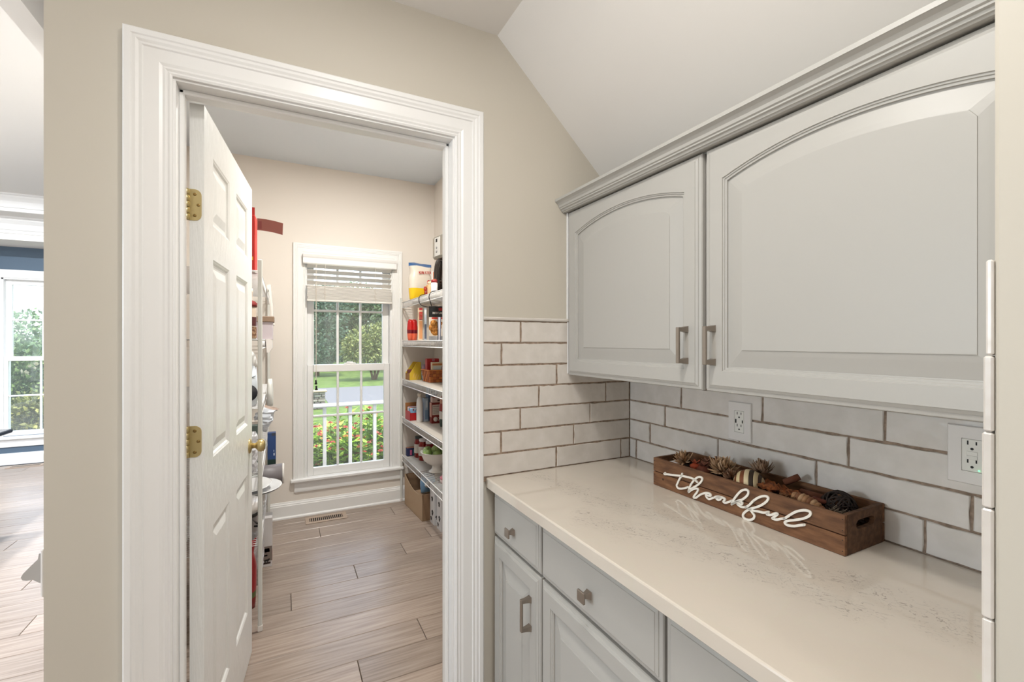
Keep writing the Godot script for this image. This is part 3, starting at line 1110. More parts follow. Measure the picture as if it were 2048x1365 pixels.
func worktop() -> void:
	var W := 512
	var H := 1024
	# veins drift in a broken band from the doorway end towards the wall end
	var band := [Vector2(0.80, -1.36), Vector2(0.82, -1.20), Vector2(0.86, -1.02), Vector2(0.92, -0.90), Vector2(0.955, -0.78), Vector2(0.93, -0.64), Vector2(0.99, -0.50), Vector2(0.98, -0.36), Vector2(1.03, -0.22)]
	var band2 := [Vector2(0.73, -0.99), Vector2(0.77, -0.86), Vector2(0.86, -0.74), Vector2(0.87, -0.60), Vector2(0.90, -0.45)]
	var n1 := FastNoiseLite.new()
	n1.seed = 41
	n1.frequency = 9.0
	n1.fractal_octaves = 4
	n1.noise_type = FastNoiseLite.TYPE_SIMPLEX
	var n2 := FastNoiseLite.new()
	n2.seed = 42
	n2.frequency = 26.0
	n2.fractal_octaves = 3
	var n3 := FastNoiseLite.new()
	n3.seed = 43
	n3.frequency = 5.0
	var im := Image.create(W, H, false, Image.FORMAT_RGB8)
	var c0 := Color(0.85, 0.812, 0.76)
	var c1 := Color(0.50, 0.46, 0.43)
	for py in H:
		for pxx in W:
			var x := 0.62 + 0.65 * pxx / W
			var z := -1.45 + 1.27 * py / H
			var p := Vector2(x, z)
			var d := 9.0
			for b in [band, band2]:
				for k in b.size() - 1:
					d = minf(d, Geometry2D.get_closest_point_to_segment(p, b[k], b[k + 1]).distance_to(p))
			var amt := 0.0
			if d < 0.11:
				var wob := n1.get_noise_2d(x, z) * 0.05
				var v := absf(n2.get_noise_2d(x * 1.5 + wob, z * 1.1 + wob))
				var near := clampf(1.0 - (d + wob * 0.6) / 0.075, 0.0, 1.0)
				var line := clampf(1.0 - v / 0.065, 0.0, 1.0)
				amt = line * near * (0.25 + 0.65 * clampf(n1.get_noise_2d(x * 3.0 + 7.0, z * 3.0) * 1.6 + 0.25, 0.0, 1.0))
				amt += near * 0.06
			amt += 0.02 * (n3.get_noise_2d(x, z) + 1.0)
			im.set_pixel(pxx, py, c0.lerp(c1, clampf(amt, 0.0, 0.85)))
	var m := mat(Color(1, 1, 1), 0.055)
	m.albedo_texture = ImageTexture.create_from_image(im)
	var t := thing("worktop", "white quartz worktop with fine grey veining over the base cabinets", "countertop")
	var st := mk()
	uvf = func(p: Vector3) -> Vector2: return Vector2((p.x - 0.62) / 0.65, (p.z + 1.45) / 1.27)
	var prof := [Vector2(0, 0.003), Vector2(0.003, 0), Vector2(0.637, 0), Vector2(0.637, 0.035), Vector2(0.004, 0.035), Vector2(0.0012, 0.0338), Vector2(0, 0.031)]
	extr(st, prof, Vector3(0.6237, 0.879, DW + 0.0095), Vector3(0.6237, 0.879, -0.2035), Vector3.RIGHT, Vector3.UP)
	uvf = null
	part("slab", st, m, t)

# ------------------------------------------------------------------ outlets
func outlets() -> void:
	for k in 2:
		var zc: float = [-0.9355, -0.4055][k]
		var yc: float = [1.1355, 1.1495][k]
		var o := thing("wall_outlet", ["white outlet with charging ports on the tiles left of the crate's middle", "white outlet with a small green light at the wall end"][k], "outlet", Vector3(RW + 0.001, yc, zc))
		o.basis = Basis(Vector3(0, 0, 1), Vector3.UP, Vector3(-1, 0, 0))
		var st := mk()
		var lo := Vector2(-0.0165, -0.0335)
		var P := [Vector2(lo.x, lo.y), Vector2(-lo.x, lo.y), Vector2(-lo.x, -lo.y), Vector2(lo.x, -lo.y)]
		var rings := [lift(on_rect(P, Vector2(-0.0395, -0.060), Vector2(0.0395, 0.060)), 0.0)]
		for e in [[0.0, 0.004], [0.002, 0.0065]]:
			rings.append(lift(on_rect(P, Vector2(-0.0395 + e[0], -0.060 + e[0]), Vector2(0.0395 - e[0], 0.060 - e[0])), e[1]))
		rings.append(lift(P, 0.0065))
		rings.append(lift(P, 0.003))
		loft(st, rings, true, false)
		part("cover_plate", st, M.white_plastic, o)
		st = mk()
		bx(st, Vector3(0, 0, 0.004), Vector3(0.0322, 0.0662, 0.0060), 0.0012)
		part("receptacle", st, mat(Color(0.90, 0.89, 0.86), 0.3), o)
		for s in [1, -1]:
			for x in [-0.0065, 0.0065]:
				st = mk()
				bx(st, Vector3(x, s * 0.0185 + 0.007, 0.0069), Vector3(0.0024, 0.0085 if x < 0 else 0.0068, 0.0006))
				part("slot", st, M.black, o)
			st = mk()
			lathe(st, [Vector2(0.0026, 0.0), Vector2(0.0026, 0.0004)], 12, Vector3(0, s * 0.0185 - 0.005, 0.0069), Vector3(0, 0, 1))
			part("slot", st, M.black, o)
		if k == 0:
			for q in [[-0.0115, 0.005], [0.0112, 0.0036]]:
				st = mk()
				bx(st, Vector3(q[0], 0.001, 0.0069), Vector3(q[1], 0.012 if q[0] < 0 else 0.009, 0.0006))
				part("port", st, M.black, o)
		else:
			for s in [-1, 1]:
				st = mk()
				bx(st, Vector3(0, s * 0.0043 + 0.0, 0.0074), Vector3(0.0165, 0.0078, 0.0014), 0.0005)
				part("button", st, mat(Color(0.90, 0.89, 0.86), 0.3), o)
			st = mk(true)
			lathe(st, [Vector2(0.0016, 0.0), Vector2(0.0014, 0.0008), Vector2(0.0003, 0.0011)], 12, Vector3(0.0105, -0.0285, 0.0069), Vector3(0, 0, 1))
			var lm := mat(Color(0.5, 1.0, 0.7), 0.4)
			lm.emission_enabled = true
			lm.emission = Color(0.45, 1.0, 0.65)
			lm.emission_energy_multiplier = 1.3
			part("indicator_led", st, lm, o)
			var l := OmniLight3D.new()
			l.name = "led_glow"
			l.light_color = Color(0.45, 1.0, 0.65)
			l.light_energy = 0.00001
			l.light_size = 0.0016
			l.shadow_enabled = true
			l.position = Vector3(0.0105, -0.0285, 0.0095)
			o.add_child(l, true)

# ------------------------------------------------------------------ crate and what lies in it
const SCRIPT_WORD := [
	[0.054, 0.051, 0.0505, 0.046, 0.064, 0.049, 0.082, 0.052, 0.105, 0.056, 0.121, 0.059, 0.139, 0.061, 0.155, 0.062, 0.167, 0.061, 0.178, 0.056],
	[0.122, 0.066, 0.120, 0.059, 0.112, 0.047, 0.105, 0.033, 0.101, 0.024, 0.106, 0.018, 0.117, 0.019, 0.132, 0.025, 0.145, 0.032],
	[0.146, 0.019, 0.151, 0.033, 0.159, 0.048, 0.172, 0.064, 0.185, 0.073, 0.195, 0.072, 0.194, 0.064, 0.183, 0.051, 0.167, 0.038, 0.153, 0.027, 0.146, 0.017, 0.158, 0.027, 0.172, 0.035, 0.181, 0.036, 0.178, 0.027, 0.170, 0.016, 0.165, 0.007, 0.174, 0.009, 0.185, 0.019, 0.196, 0.027, 0.208, 0.033, 0.221, 0.035, 0.225, 0.030, 0.216, 0.028, 0.208, 0.028, 0.212, 0.021, 0.220, 0.019, 0.232, 0.026, 0.243, 0.033, 0.254, 0.036, 0.259, 0.033, 0.251, 0.026, 0.243, 0.029, 0.257, 0.036, 0.268, 0.036, 0.271, 0.033, 0.266, 0.026, 0.272, 0.025, 0.282, 0.030, 0.292, 0.037],
	[0.292, 0.027, 0.298, 0.041, 0.309, 0.058, 0.322, 0.073, 0.335, 0.079, 0.341, 0.075, 0.338, 0.065, 0.325, 0.051, 0.310, 0.042, 0.299, 0.033, 0.292, 0.027, 0.303, 0.036, 0.314, 0.042, 0.323, 0.042, 0.321, 0.036, 0.309, 0.034, 0.316, 0.030, 0.325, 0.030, 0.335, 0.034],
	[0.333, 0.032, 0.344, 0.042, 0.356, 0.057, 0.372, 0.071, 0.387, 0.078, 0.395, 0.076, 0.391, 0.066, 0.377, 0.052, 0.361, 0.041, 0.347, 0.033, 0.335, 0.023, 0.327, 0.013, 0.326, 0.005, 0.333, 0.001, 0.344, 0.003, 0.354, 0.009, 0.358, 0.018, 0.353, 0.024, 0.347, 0.029, 0.340, 0.031],
	[0.340, 0.031, 0.355, 0.031, 0.368, 0.033, 0.383, 0.035, 0.397, 0.041, 0.391, 0.034, 0.401, 0.035, 0.413, 0.043, 0.419, 0.043, 0.409, 0.032, 0.406, 0.028, 0.417, 0.029, 0.428, 0.035, 0.437, 0.039],
	[0.435, 0.037, 0.451, 0.053, 0.465, 0.065, 0.483, 0.074, 0.496, 0.074, 0.494, 0.065, 0.481, 0.054, 0.462, 0.044, 0.445, 0.036, 0.437, 0.029, 0.443, 0.025, 0.458, 0.028, 0.472, 0.035, 0.483, 0.040]]

func ribbon(st: SurfaceTool, pts: Array, w: float, z0: float, z1: float) -> void:
	var path := smooth_path(pts, 5)
	var rings := []
	for i in path.size():
		var d: Vector2 = (path[mini(i + 1, path.size() - 1)] - path[maxi(i - 1, 0)]).normalized()
		if d.length() < 0.5:
			d = Vector2.RIGHT
		var p: Vector2 = path[i]
		var s := Vector2(-d.y, d.x) * w * 0.5
		rings.append([Vector3(p.x + s.x, p.y + s.y, z0), Vector3(p.x - s.x, p.y - s.y, z0), Vector3(p.x - s.x, p.y - s.y, z1), Vector3(p.x + s.x, p.y + s.y, z1)])
	loft(st, rings)
	for e in [path[0], path[path.size() - 1]]:
		lathe(st, [Vector2(w * 0.5, z0), Vector2(w * 0.5, z1)], 12, Vector3(e.x, e.y, 0), Vector3(0, 0, 1))

func crate() -> void:
	# local x along the crate (towards the camera), y up, z out of the long front
	var L := 0.567
	var D := 0.168
	var c := thing("wooden_crate", "long brown slatted wooden crate with a white script word on its front", "crate", Vector3(1.085, CT + 0.0006, -1.123))
	c.basis = Basis(Vector3(0.0088, 0, 0.99996), Vector3.UP, Vector3(-0.99996, 0, 0.0088))
	for side in 2:
		var z0: float = [-0.010, -D][side]
		for k in 2:
			var st := mk()
			bb(st, Vector3(0, [0.0, 0.0455][k], z0), Vector3(L, [0.0432, 0.0885][k], z0 + 0.010), 0.0012)
			part("slat", st, M.crate[(k + side) % 2], c)
	for e in 2:
		var x0: float = [0.0002, L - 0.0097][e]
		var st := mk()
		# end board with a hand hole: rings round the rectangle and round the hole
		var co := [Vector2(-0.158, 0.0), Vector2(-0.010, 0.0), Vector2(-0.010, 0.0888), Vector2(-0.158, 0.0888)]
		var mid := Vector2(-0.084, 0.060)
		var ob := []
		var hb := []
		for k in 4:
			for j in 7:
				var q: Vector2 = co[k].lerp(co[(k + 1) % 4], j / 7.0)
				ob.append(q)
				var dr := (q - mid).normalized()
				var t := 0.0105 / maxf(absf(dr.y), 1e-5)
				if absf(t * dr.x) > 0.028:
					t = 0.028 * absf(dr.x) + sqrt(maxf(0.0, 0.0105 * 0.0105 - 0.028 * 0.028 * dr.y * dr.y))
				hb.append(mid + dr * t)
		var rings := []
		for f in [[ob, 0.0], [ob, 0.0095], [hb, 0.0095], [hb, 0.0], [ob, 0.0]]:
			var ring := []
			for q in f[0]:
				ring.append(Vector3(x0 + f[1], q.y, q.x))
			ring.reverse()
			rings.append(ring)
		loft(st, rings, false, false)
		part("end_board", st, M.crate[1 + e % 2], c)
		# end slat edges that show at the corners
		for zc in [-0.0055, -D + 0.0055]:
			for y in [0.010, 0.034, 0.055, 0.079]:
				st = mk(true)
				lathe(st, [Vector2(0.0013, 0.0), Vector2(0.0010, 0.0006)], 8, Vector3(0.005 if e == 0 else L - 0.005, y, 0.0 if zc > -0.1 else -D), Vector3(0, 0, 1 if zc > -0.1 else -1))
				part("nail", st, M.black, c)
	var st := mk()
	bb(st, Vector3(0.012, 0.001, -D + 0.010), Vector3(L - 0.012, 0.008, -0.010))
	part("bottom_board", st, M.crate[1], c)
	st = mk()
	lathe(st, [Vector2(0.0035, 0.0), Vector2(0.003, 0.0004)], 12, Vector3(0.042, 0.0265, 0.0), Vector3(0, 0, 1))
	part("knot", st, mat(Color(0.20, 0.12, 0.07), 0.8), c)
	# the word
	var white := mat(Color(0.93, 0.91, 0.87), 0.5)
	st = mk()
	for s in SCRIPT_WORD:
		var pts := []
		for i in range(0, s.size(), 2):
			pts.append(Vector2(s[i], s[i + 1]))
		ribbon(st, pts, 0.0055, 0.0005, 0.0040)
	var wd := part("script_word", st, white, c)
	wd.set_meta("label", "white cut-out cursive lettering reading thankful")
	for q in [[0.116, 0.057], [0.236, 0.0305], [0.357, 0.056], [0.451, 0.049]]:
		st = mk()
		lathe(st, [Vector2(0.0012, 0.0040), Vector2(0.0009, 0.0046)], 8, Vector3(q[0], q[1], 0), Vector3(0, 0, 1))
		part("nail", st, M.nickel, c)
	potpourri(c.transform)

func petal(st: SurfaceTool, c: Vector3, dir: Vector3, up: Vector3, len: float, w: float, curl: float) -> void:
	var s := dir.cross(up).normalized()
	var pr := []
	for i in 5:
		var f := i / 4.0
		var ww := w * sin(PI * (0.16 + 0.78 * f))
		var p := c + dir * len * f + up * (curl * f * f * len)
		pr.append([p - s * ww, p + up * ww * 0.25, p + s * ww])
	for i in 4:
		for k in 2:
			qd(st, pr[i][k], pr[i][k + 1], pr[i + 1][k + 1], pr[i + 1][k])
			qd(st, pr[i][k] - up * 0.0007, pr[i + 1][k] - up * 0.0007, pr[i + 1][k + 1] - up * 0.0007, pr[i][k + 1] - up * 0.0007)

func shaving_flower(called: String, label: String, at: Transform3D, R: float, layers: int, n: int, col: Color, tilt: Basis) -> void:
	var t := thing(called, label, "dried flower")
	t.transform = Transform3D(at.basis * tilt, at.origin)
	var cols := [mat(col, 0.85), mat(col.darkened(0.18), 0.85), mat(col.lightened(0.12), 0.85)]
	for l in layers:
		var e := lerpf(0.12, 1.35, float(l) / layers)
		for k in n:
			var st := mk(true)
			var a := TAU * (k + 0.5 * (l % 2)) / n + rng.randf_range(-0.12, 0.12)
			var d := Vector3(cos(a) * cos(e), sin(e), sin(a) * cos(e))
			var up := Vector3(-cos(a) * sin(e), cos(e), -sin(a) * sin(e))
			petal(st, Vector3(0, 0.002 * l, 0), d, up, R * rng.randf_range(0.8, 1.1) * lerpf(1.0, 0.7, float(l) / layers), R * 0.115, rng.randf_range(0.05, 0.6))
			part("petal", st, cols[rng.randi() % 3], t)

func potpourri(ct: Transform3D) -> void:
	var at := func(x: float, y: float, z: float) -> Transform3D: return Transform3D(ct.basis, ct * Vector3(x, y, z))
	# dark filling below the pieces
	var st := mk(true)
	for i in 620:
		var p := Vector3(rng.randf_range(0.03, 0.54), 0.009 + rng.randf_range(0.0, 0.058), rng.randf_range(-0.150, -0.020))
		var a := rng.randf() * TAU
		var d := Vector3(cos(a), rng.randf_range(-0.25, 0.35), sin(a)).normalized()
		petal(st, p, d, Vector3.UP, rng.randf_range(0.012, 0.026), 0.005, rng.randf_range(-0.2, 0.6))
	var fill := part("dried_bark_chips", st, mat(Color(0.20, 0.115, 0.07), 0.9))
	fill.transform = ct
	tag(fill, "dark brown bark chips and dried petals filling the crate bottom", "potpourri", "", "stuff")
	var cream := Color(0.86, 0.71, 0.55)
	shaving_flower("wood_shaving_flower", "cream curled shaving flower at the crate's far corner", at.call(0.060, 0.078, -0.072), 0.036, 5, 12, cream, Basis(Vector3.RIGHT, 0.35))
	shaving_flower("wood_shaving_flower", "largest cream spiky shaving flower standing above the crate rim", at.call(0.205, 0.082, -0.072), 0.046, 6, 20, Color(0.86, 0.72, 0.57), Basis(Vector3(0, 0, 1), -0.25) * Basis(Vector3.RIGHT, 0.25))
	shaving_flower("wood_shaving_flower", "small brown and cream shaving flower between spiky flower and striped ball", at.call(0.252, 0.078, -0.052), 0.028, 5, 12, Color(0.64, 0.48, 0.36), Basis(Vector3.RIGHT, 0.6))
	shaving_flower("wood_shaving_flower", "grey-beige shaving flower behind the striped ball", at.call(0.300, 0.098, -0.112), 0.037, 6, 16, Color(0.72, 0.59, 0.48), Basis(Vector3.RIGHT, 0.1))
	# orange and brown seed pods
	var k := 0
	for q in [[0.116, 0.083, -0.062, 0.017, Color(0.62, 0.25, 0.12), "small orange dried pod beside the cream flower"], [0.130, 0.088, -0.092, 0.017, Color(0.48, 0.31, 0.22), "round tan dried pod behind the orange pod"], [0.150, 0.083, -0.056, 0.020, Color(0.40, 0.19, 0.11), "red-brown dried pod in front of the spiky flower"], [0.158, 0.088, -0.112, 0.023, Color(0.32, 0.17, 0.11), "dark brown dried pod by the rear board"]]:
		var t := thing("seed_pod", q[5], "seed pod")
		t.transform = at.call(q[0], q[1] - q[3] * 0.4, q[2])
		st = mk(true)
		var pr := []
		for i in 11:
			var a := PI * i / 10.0
			pr.append(Vector2(q[3] * sin(a) * (1.0 + 0.10 * sin(i * 2.3 + k)), -q[3] * 0.8 * cos(a)))
		lathe(st, pr, 14)
		part("husk", st, mat(q[4], 0.7), t)
		st = mk(true)
		for i in 5:
			var a := TAU * i / 5.0
			petal(st, Vector3(0, q[3] * 0.7, 0), Vector3(cos(a), 0.3, sin(a)).normalized(), Vector3.UP, q[3] * 0.9, q[3] * 0.3, 0.4)
		part("sepal", st, mat(q[4].lightened(0.1), 0.8), t)
		k += 1
	# striped ball
	var ball := thing("striped_ball", "large ball wrapped in cream and brown bark stripes", "ball")
	ball.transform = at.call(0.302, 0.076, -0.056)
	ball.basis = ball.basis * Basis(Vector3.UP, 0.53) * Basis(Vector3(0, 0, 1), -PI / 2 + 0.10) * Basis(Vector3.RIGHT, 0.1)
	var R := 0.039
	for i in 9:
		var a0 := lerpf(0.25, PI - 0.25, i / 9.0)
		var a1 := lerpf(0.25, PI - 0.25, (i + 1) / 9.0)
		st = mk(true)
		var pr := []
		for j in 5:
			var a := lerpf(a0, a1, j / 4.0)
			var rr := R * (1.0 + (0.015 if i % 2 == 0 else 0.0))
			pr.append(Vector2(rr * sin(a), -rr * cos(a)))
		lathe(st, pr, 36, Vector3.ZERO, Vector3.UP, true, true)
		part("stripe", st, mat([Color(0.83, 0.75, 0.58), Color(0.47, 0.26, 0.14), Color(0.83, 0.75, 0.58), Color(0.47, 0.26, 0.14), Color(0.85, 0.78, 0.63), Color(0.22, 0.16, 0.11), Color(0.76, 0.68, 0.53), Color(0.24, 0.17, 0.12), Color(0.72, 0.64, 0.5)][i], 0.65), ball)
	# cinnamon sticks
	for q in [[Vector3(0.362, 0.088, -0.115), Vector3(0.390, 0.109, -0.136), "cinnamon stick leaning up over the crate's rear board"], [Vector3(0.405, 0.076, -0.118), Vector3(0.466, 0.078, -0.112), "cinnamon stick lying by the rear board near the vine ball"]]:
		var t := thing("cinnamon_stick", q[2], "cinnamon stick")
		t.transform = ct
		st = mk(true)
		tube(st, [q[0], q[0].lerp(q[1], 0.5), q[1]], 0.0085, 14)
		part("bark_roll", st, mat(Color(0.40, 0.22, 0.13), 0.8), t)
		st = mk(true)
		var d: Vector3 = (q[1] - q[0]).normalized()
		lathe(st, [Vector2(0.0064, 0.0), Vector2(0.0050, 0.0006), Vector2(0.002, 0.0004)], 12, q[1] - d * 0.0001, d)
		part("hollow_end", st, mat(Color(0.22, 0.11, 0.06), 0.9), t)
	# dried fungus
	for q in [[0.378, 0.087, -0.066, 0.064, Color(0.60, 0.33, 0.15), "orange-brown ruffled dried fungus beside the striped ball"], [0.418, 0.072, -0.058, 0.046, Color(0.22, 0.13, 0.08), "dark crinkled dried leaf below the orange fungus"]]:
		var t := thing("dried_fungus", q[5], "dried fungus")
		t.transform = at.call(q[0], q[1], q[2])
		st = mk(true)
		var nz := FastNoiseLite.new()
		nz.seed = 5 + int(q[0] * 100)
		nz.frequency = 45.0
		var top := []
		for i in 13:
			var row := []
			for j in 9:
				var x: float = (i / 12.0 - 0.5) * q[3] * 1.7
				var z: float = (j / 8.0 - 0.5) * q[3] * 0.85
				var edge := 1.0 - 0.25 * nz.get_noise_2d(x * 1.2 + 3, z)
				row.append(Vector3(x * edge, nz.get_noise_2d(x, z) * 0.016 - absf(z) * 0.10 - x * 0.10, z * edge))
			top.append(row)
		for i in 12:
			for j in 8:
				qd(st, top[i][j], top[i][j + 1], top[i + 1][j + 1], top[i + 1][j])
				var dn := Vector3(0, -0.004, 0)
				qd(st, top[i][j] + dn, top[i + 1][j] + dn, top[i + 1][j + 1] + dn, top[i][j + 1] + dn)
		var fm := tri(mat(Color(1, 1, 1), 0.9), noise_tex(0.03, [[0.2, q[4].darkened(0.45)], [0.6, q[4]], [0.9, q[4].lightened(0.15)]], 5, 61, 256), Vector3.ONE * 14)
		part("cap", st, fm, t)
		st = mk(true)
		tube(st, [Vector3(0, -0.004, 0), Vector3(0.002, -0.018, 0.002)], 0.008, 10, 0.005)
		part("stalk", st, fm, t)
	# curly shreds
	for q in [[0.424, 0.078, -0.036, Color(0.50, 0.36, 0.24), "loose curled tan shavings near the front board"], [0.532, 0.078, -0.046, Color(0.45, 0.40, 0.34), "pale grey curled shavings in the near corner of the crate"]]:
		st = mk(true)
		for i in 26:
			var p := Vector3(rng.randf_range(-0.020, 0.014), rng.randf_range(-0.008, 0.006), rng.randf_range(-0.016, 0.014))
			var a := rng.randf() * TAU
			var pts := []
			var r := rng.randf_range(0.005, 0.010)
			for j in 8:
				var b := a + j * 0.6
				pts.append(p + Vector3(cos(b) * r, sin(b * 1.3) * r * 0.7, sin(b) * r))
			tube(st, pts, 0.0008, 4)
		var o := part("curled_shavings", st, mat(q[3], 0.85))
		o.transform = at.call(q[0], q[1], q[2])
		tag(o, q[4], "potpourri", "", "stuff")
	# cone
	var cone := thing("dried_cone", "ridged tan dried cone lying near the front right of the crate", "cone")
	cone.transform = at.call(0.464, 0.080, -0.042)
	cone.basis = cone.basis * Basis(Vector3(0, 0, 1), -PI / 2 - 0.18)
	for i in 8:
		st = mk(true)
		var y := -0.034 + 0.009 * i
		var r := 0.0155 * sin(PI * (0.22 + 0.09 * i))
		lathe(st, [Vector2(r * 0.75, y - 0.002), Vector2(r * 1.08, y + 0.003), Vector2(r, y + 0.0075), Vector2(r * 0.7, y + 0.0095)], 18)
		part("ridge", st, mat([Color(0.62, 0.46, 0.32), Color(0.50, 0.33, 0.22), Color(0.70, 0.56, 0.42)][i % 3], 0.75), cone)
	# brown curl beside the cone
	var cur := thing("dried_pod_curl", "red-brown curled pod between the cone and the vine ball", "seed pod")
	cur.transform = at.call(0.474, 0.082, -0.074)
	st = mk(true)
	var pts := []
	for j in 16:
		var b := j * 0.42
		pts.append(Vector3(cos(b) * 0.014 * (1.0 - j * 0.03), 0.004 * sin(b * 0.7), sin(b) * 0.014 * (1.0 - j * 0.03)))
	tube(st, pts, 0.006, 8, 0.002)
	part("curl", st, mat(Color(0.40, 0.19, 0.12), 0.75), cur)
	# vine ball
	var vb := thing("vine_ball", "dark woven twig ball at the near end of the crate", "ball")
	vb.transform = at.call(0.502, 0.070, -0.104)
	for i in 26:
		st = mk(true)
		var ax := Vector3(rng.randfn(), rng.randfn(), rng.randfn()).normalized()
		var u := ax.cross(Vector3(0.3, 0.8, 0.5)).normalized()
		var v := ax.cross(u)
		var rp := []
		var h := rng.randf_range(-0.014, 0.014)
		var rr := sqrt(0.037 * 0.037 - h * h) * rng.randf_range(0.92, 1.03)
		var a0 := rng.randf() * TAU
		for j in 21:
			var a := a0 + j * 0.28
			rp.append(ax * h + (u * cos(a) + v * sin(a)) * rr * (1.0 + 0.03 * sin(3 * a)))
		tube(st, rp, rng.randf_range(0.0014, 0.0024), 5)
		part("twig", st, mat(Color(0.13, 0.08, 0.055).lightened(rng.randf() * 0.06), 0.8), vb)

# ------------------------------------------------------------------ pantry shelves
func wire_shelf(called_label: String, group: String, xf: float, xw: float, z0: float, z1: float, y: float, step: float, liner: bool) -> void:
	# xf: front edge, xw: wall side, z0 far end, z1 near end, y: deck height; the front lip hangs below
	var t := thing("wire_shelf", called_label, "shelf", Vector3.ZERO, 0.0, group)
	var s := signf(xw - xf)
	var st := mk(true)
	tube(st, [Vector3(xf, y, z0), Vector3(xf, y, z1)], 0.0036, 8)
	part("front_rod", st, M.wire, t)
	st = mk(true)
	tube(st, [Vector3(xf, y - 0.046, z0), Vector3(xf, y - 0.046, z1)], 0.0036, 8)
	part("lip_rod", st, M.wire, t)
	st = mk(true)
	tube(st, [Vector3(xw - s * 0.006, y - 0.004, z0), Vector3(xw - s * 0.006, y - 0.004, z1)], 0.0036, 8)
	part("back_rod", st, M.wire, t)
	st = mk(true)
	tube(st, [Vector3((xf + xw) / 2, y - 0.006, z0), Vector3((xf + xw) / 2, y - 0.006, z1)], 0.0034, 8)
	part("middle_rod", st, M.wire, t)
	st = mk(true)
	var z := z0 + 0.008
	while z < z1:
		tube(st, [Vector3(xw - s * 0.006, y, z), Vector3(xf + s * 0.004, y, z), Vector3(xf, y - 0.004, z), Vector3(xf, y - 0.046, z)], 0.0019, 5)
		z += step
	tag(part("deck_wires", st, M.wire, t), "", "", "", "stuff")
	if liner:
		st = mk()
		bb(st, Vector3(minf(xf + s * 0.006, xw - s * 0.008), y + 0.002, z0 + 0.004), Vector3(maxf(xf + s * 0.006, xw - s * 0.008), y + 0.0038, z1 - 0.004), 0.0008)
		part("liner", st, M.liner, t)
	for zz in [z0, z1]:
		st = mk()
		bx(st, Vector3(xf - s * 0.001, y - 0.023, zz), Vector3(0.014, 0.062, 0.012), 0.003)
		part("end_cap", st, M.white_plastic, t)

func shelves() -> void:
	var ys := [1.720, 1.389, 1.056, 0.728, 0.398]
	var nr := ["top wire shelf on the right under the coffee maker", "second wire shelf on the right, level with the eye, under the black box", "third wire shelf from the top on the right, lined, under the woven basket", "fourth wire shelf from the top on the right under the cocoa box", "lowest wire shelf on the right under the bowl of apples"]
	var nl := ["top wire shelf behind the open door under the red bag", "second wire shelf from the top behind the open door, level with the eye", "third wire shelf from the top behind the open door under the white appliance", "fourth wire shelf behind the open door, its lip seen end-on above the grey roll", "lowest wire shelf behind the open door above the red sack"]
	for i in 5:
		wire_shelf(nr[i], "wire shelves on the right pantry wall", 0.922, 1.213, PB + 0.035, -2.20, ys[i], 0.0254, i == 2 or i == 3 or i == 1)
		wire_shelf(nl[i], "wire shelves on the left pantry wall", -0.098, -0.618, PB + 0.035, -2.49, ys[i] + 0.004, 0.0254, false)
	# posts
	for q in [[0.914, PB + 0.030, "white shelf post at the window end of the right shelves", 1.76], [0.914, -2.20, "white shelf post at the near end of the right shelves", 1.76], [-0.098, -2.479, "flat white shelf post beside the open door's edge", 1.775], [-0.098, PB + 0.030, "white shelf post at the window end of the left shelves", 1.775]]:
		var t := thing("shelf_post", q[2], "post", Vector3(q[0], 0, q[1]), 0.0)
		var st := mk()
		bb(st, Vector3(-0.0095, 0.006, -0.007), Vector3(0.0095, q[3], 0.007), 0.003)
		part("upright", st, mat(Color(0.84, 0.84, 0.82), 0.4), t)
		st = mk()
		bb(st, Vector3(-0.011, 0, -0.0085), Vector3(0.011, 0.03, 0.0085), 0.003)
		part("foot_cap", st, M.white_plastic, t)
	# wall hooks of the left shelves that hang at the back
	for i in 4:
		var t := thing("shelf_clip", ["uppermost grey shelf clip glimpsed through the hinge gap", "grey shelf clip in the hinge gap, level with the eye", "grey shelf clip in the hinge gap above the lower hinge", "grey shelf clip in the hinge gap below the lower hinge"][i], "clip", Vector3(-0.392, ys[i] + (0.0 if i < 3 else 0.0), -2.478), 0.0)
		var st := mk(true)
		tube(st, smooth_path([Vector3(0, 0.012, 0), Vector3(0.002, -0.012, 0.008), Vector3(-0.006, -0.030, 0.012), Vector3(-0.016, -0.036, 0.010)], 4), 0.004, 8)
		part("hook", st, mat(Color(0.62, 0.62, 0.62), 0.4, 0.3), t)

# ------------------------------------------------------------------ goods
func pack(called: String, label: String, cat: String, at: Vector3, size: Vector3, turn: float, col: Color, prints := [], group := "", bev := 0.002) -> Node3D:
	# a carton; prints: [face, u0, v0, u1, v1, colour] in fractions of the face; faces: 0 front (+z), 1 left (-x), 2 top, 3 right (+x)
	var t := thing(called, label, cat, at, turn, group)
	var st := mk()
	bx(st, Vector3(0, size.y / 2, 0), size, bev)
	part("carton", st, mat(col, 0.5), t)
	for p in prints:
		st = mk()
		face_patch(st, size, p[0], p[1], p[2], p[3], p[4])
		part("print", st, mat(p[5], 0.5), t)
	return t

func face_frame(size: Vector3, face: int) -> Array:   # origin (lower left), u, v, normal
	match face:
		0: return [Vector3(-size.x / 2, 0, size.z / 2), Vector3(size.x, 0, 0), Vector3(0, size.y, 0), Vector3(0, 0, 1)]
		1: return [Vector3(-size.x / 2, 0, -size.z / 2), Vector3(0, 0, size.z), Vector3(0, size.y, 0), Vector3(-1, 0, 0)]
		2: return [Vector3(-size.x / 2, size.y, size.z / 2), Vector3(size.x, 0, 0), Vector3(0, 0, -size.z), Vector3(0, 1, 0)]
	return [Vector3(size.x / 2, 0, size.z / 2), Vector3(0, 0, -size.z), Vector3(0, size.y, 0), Vector3(1, 0, 0)]

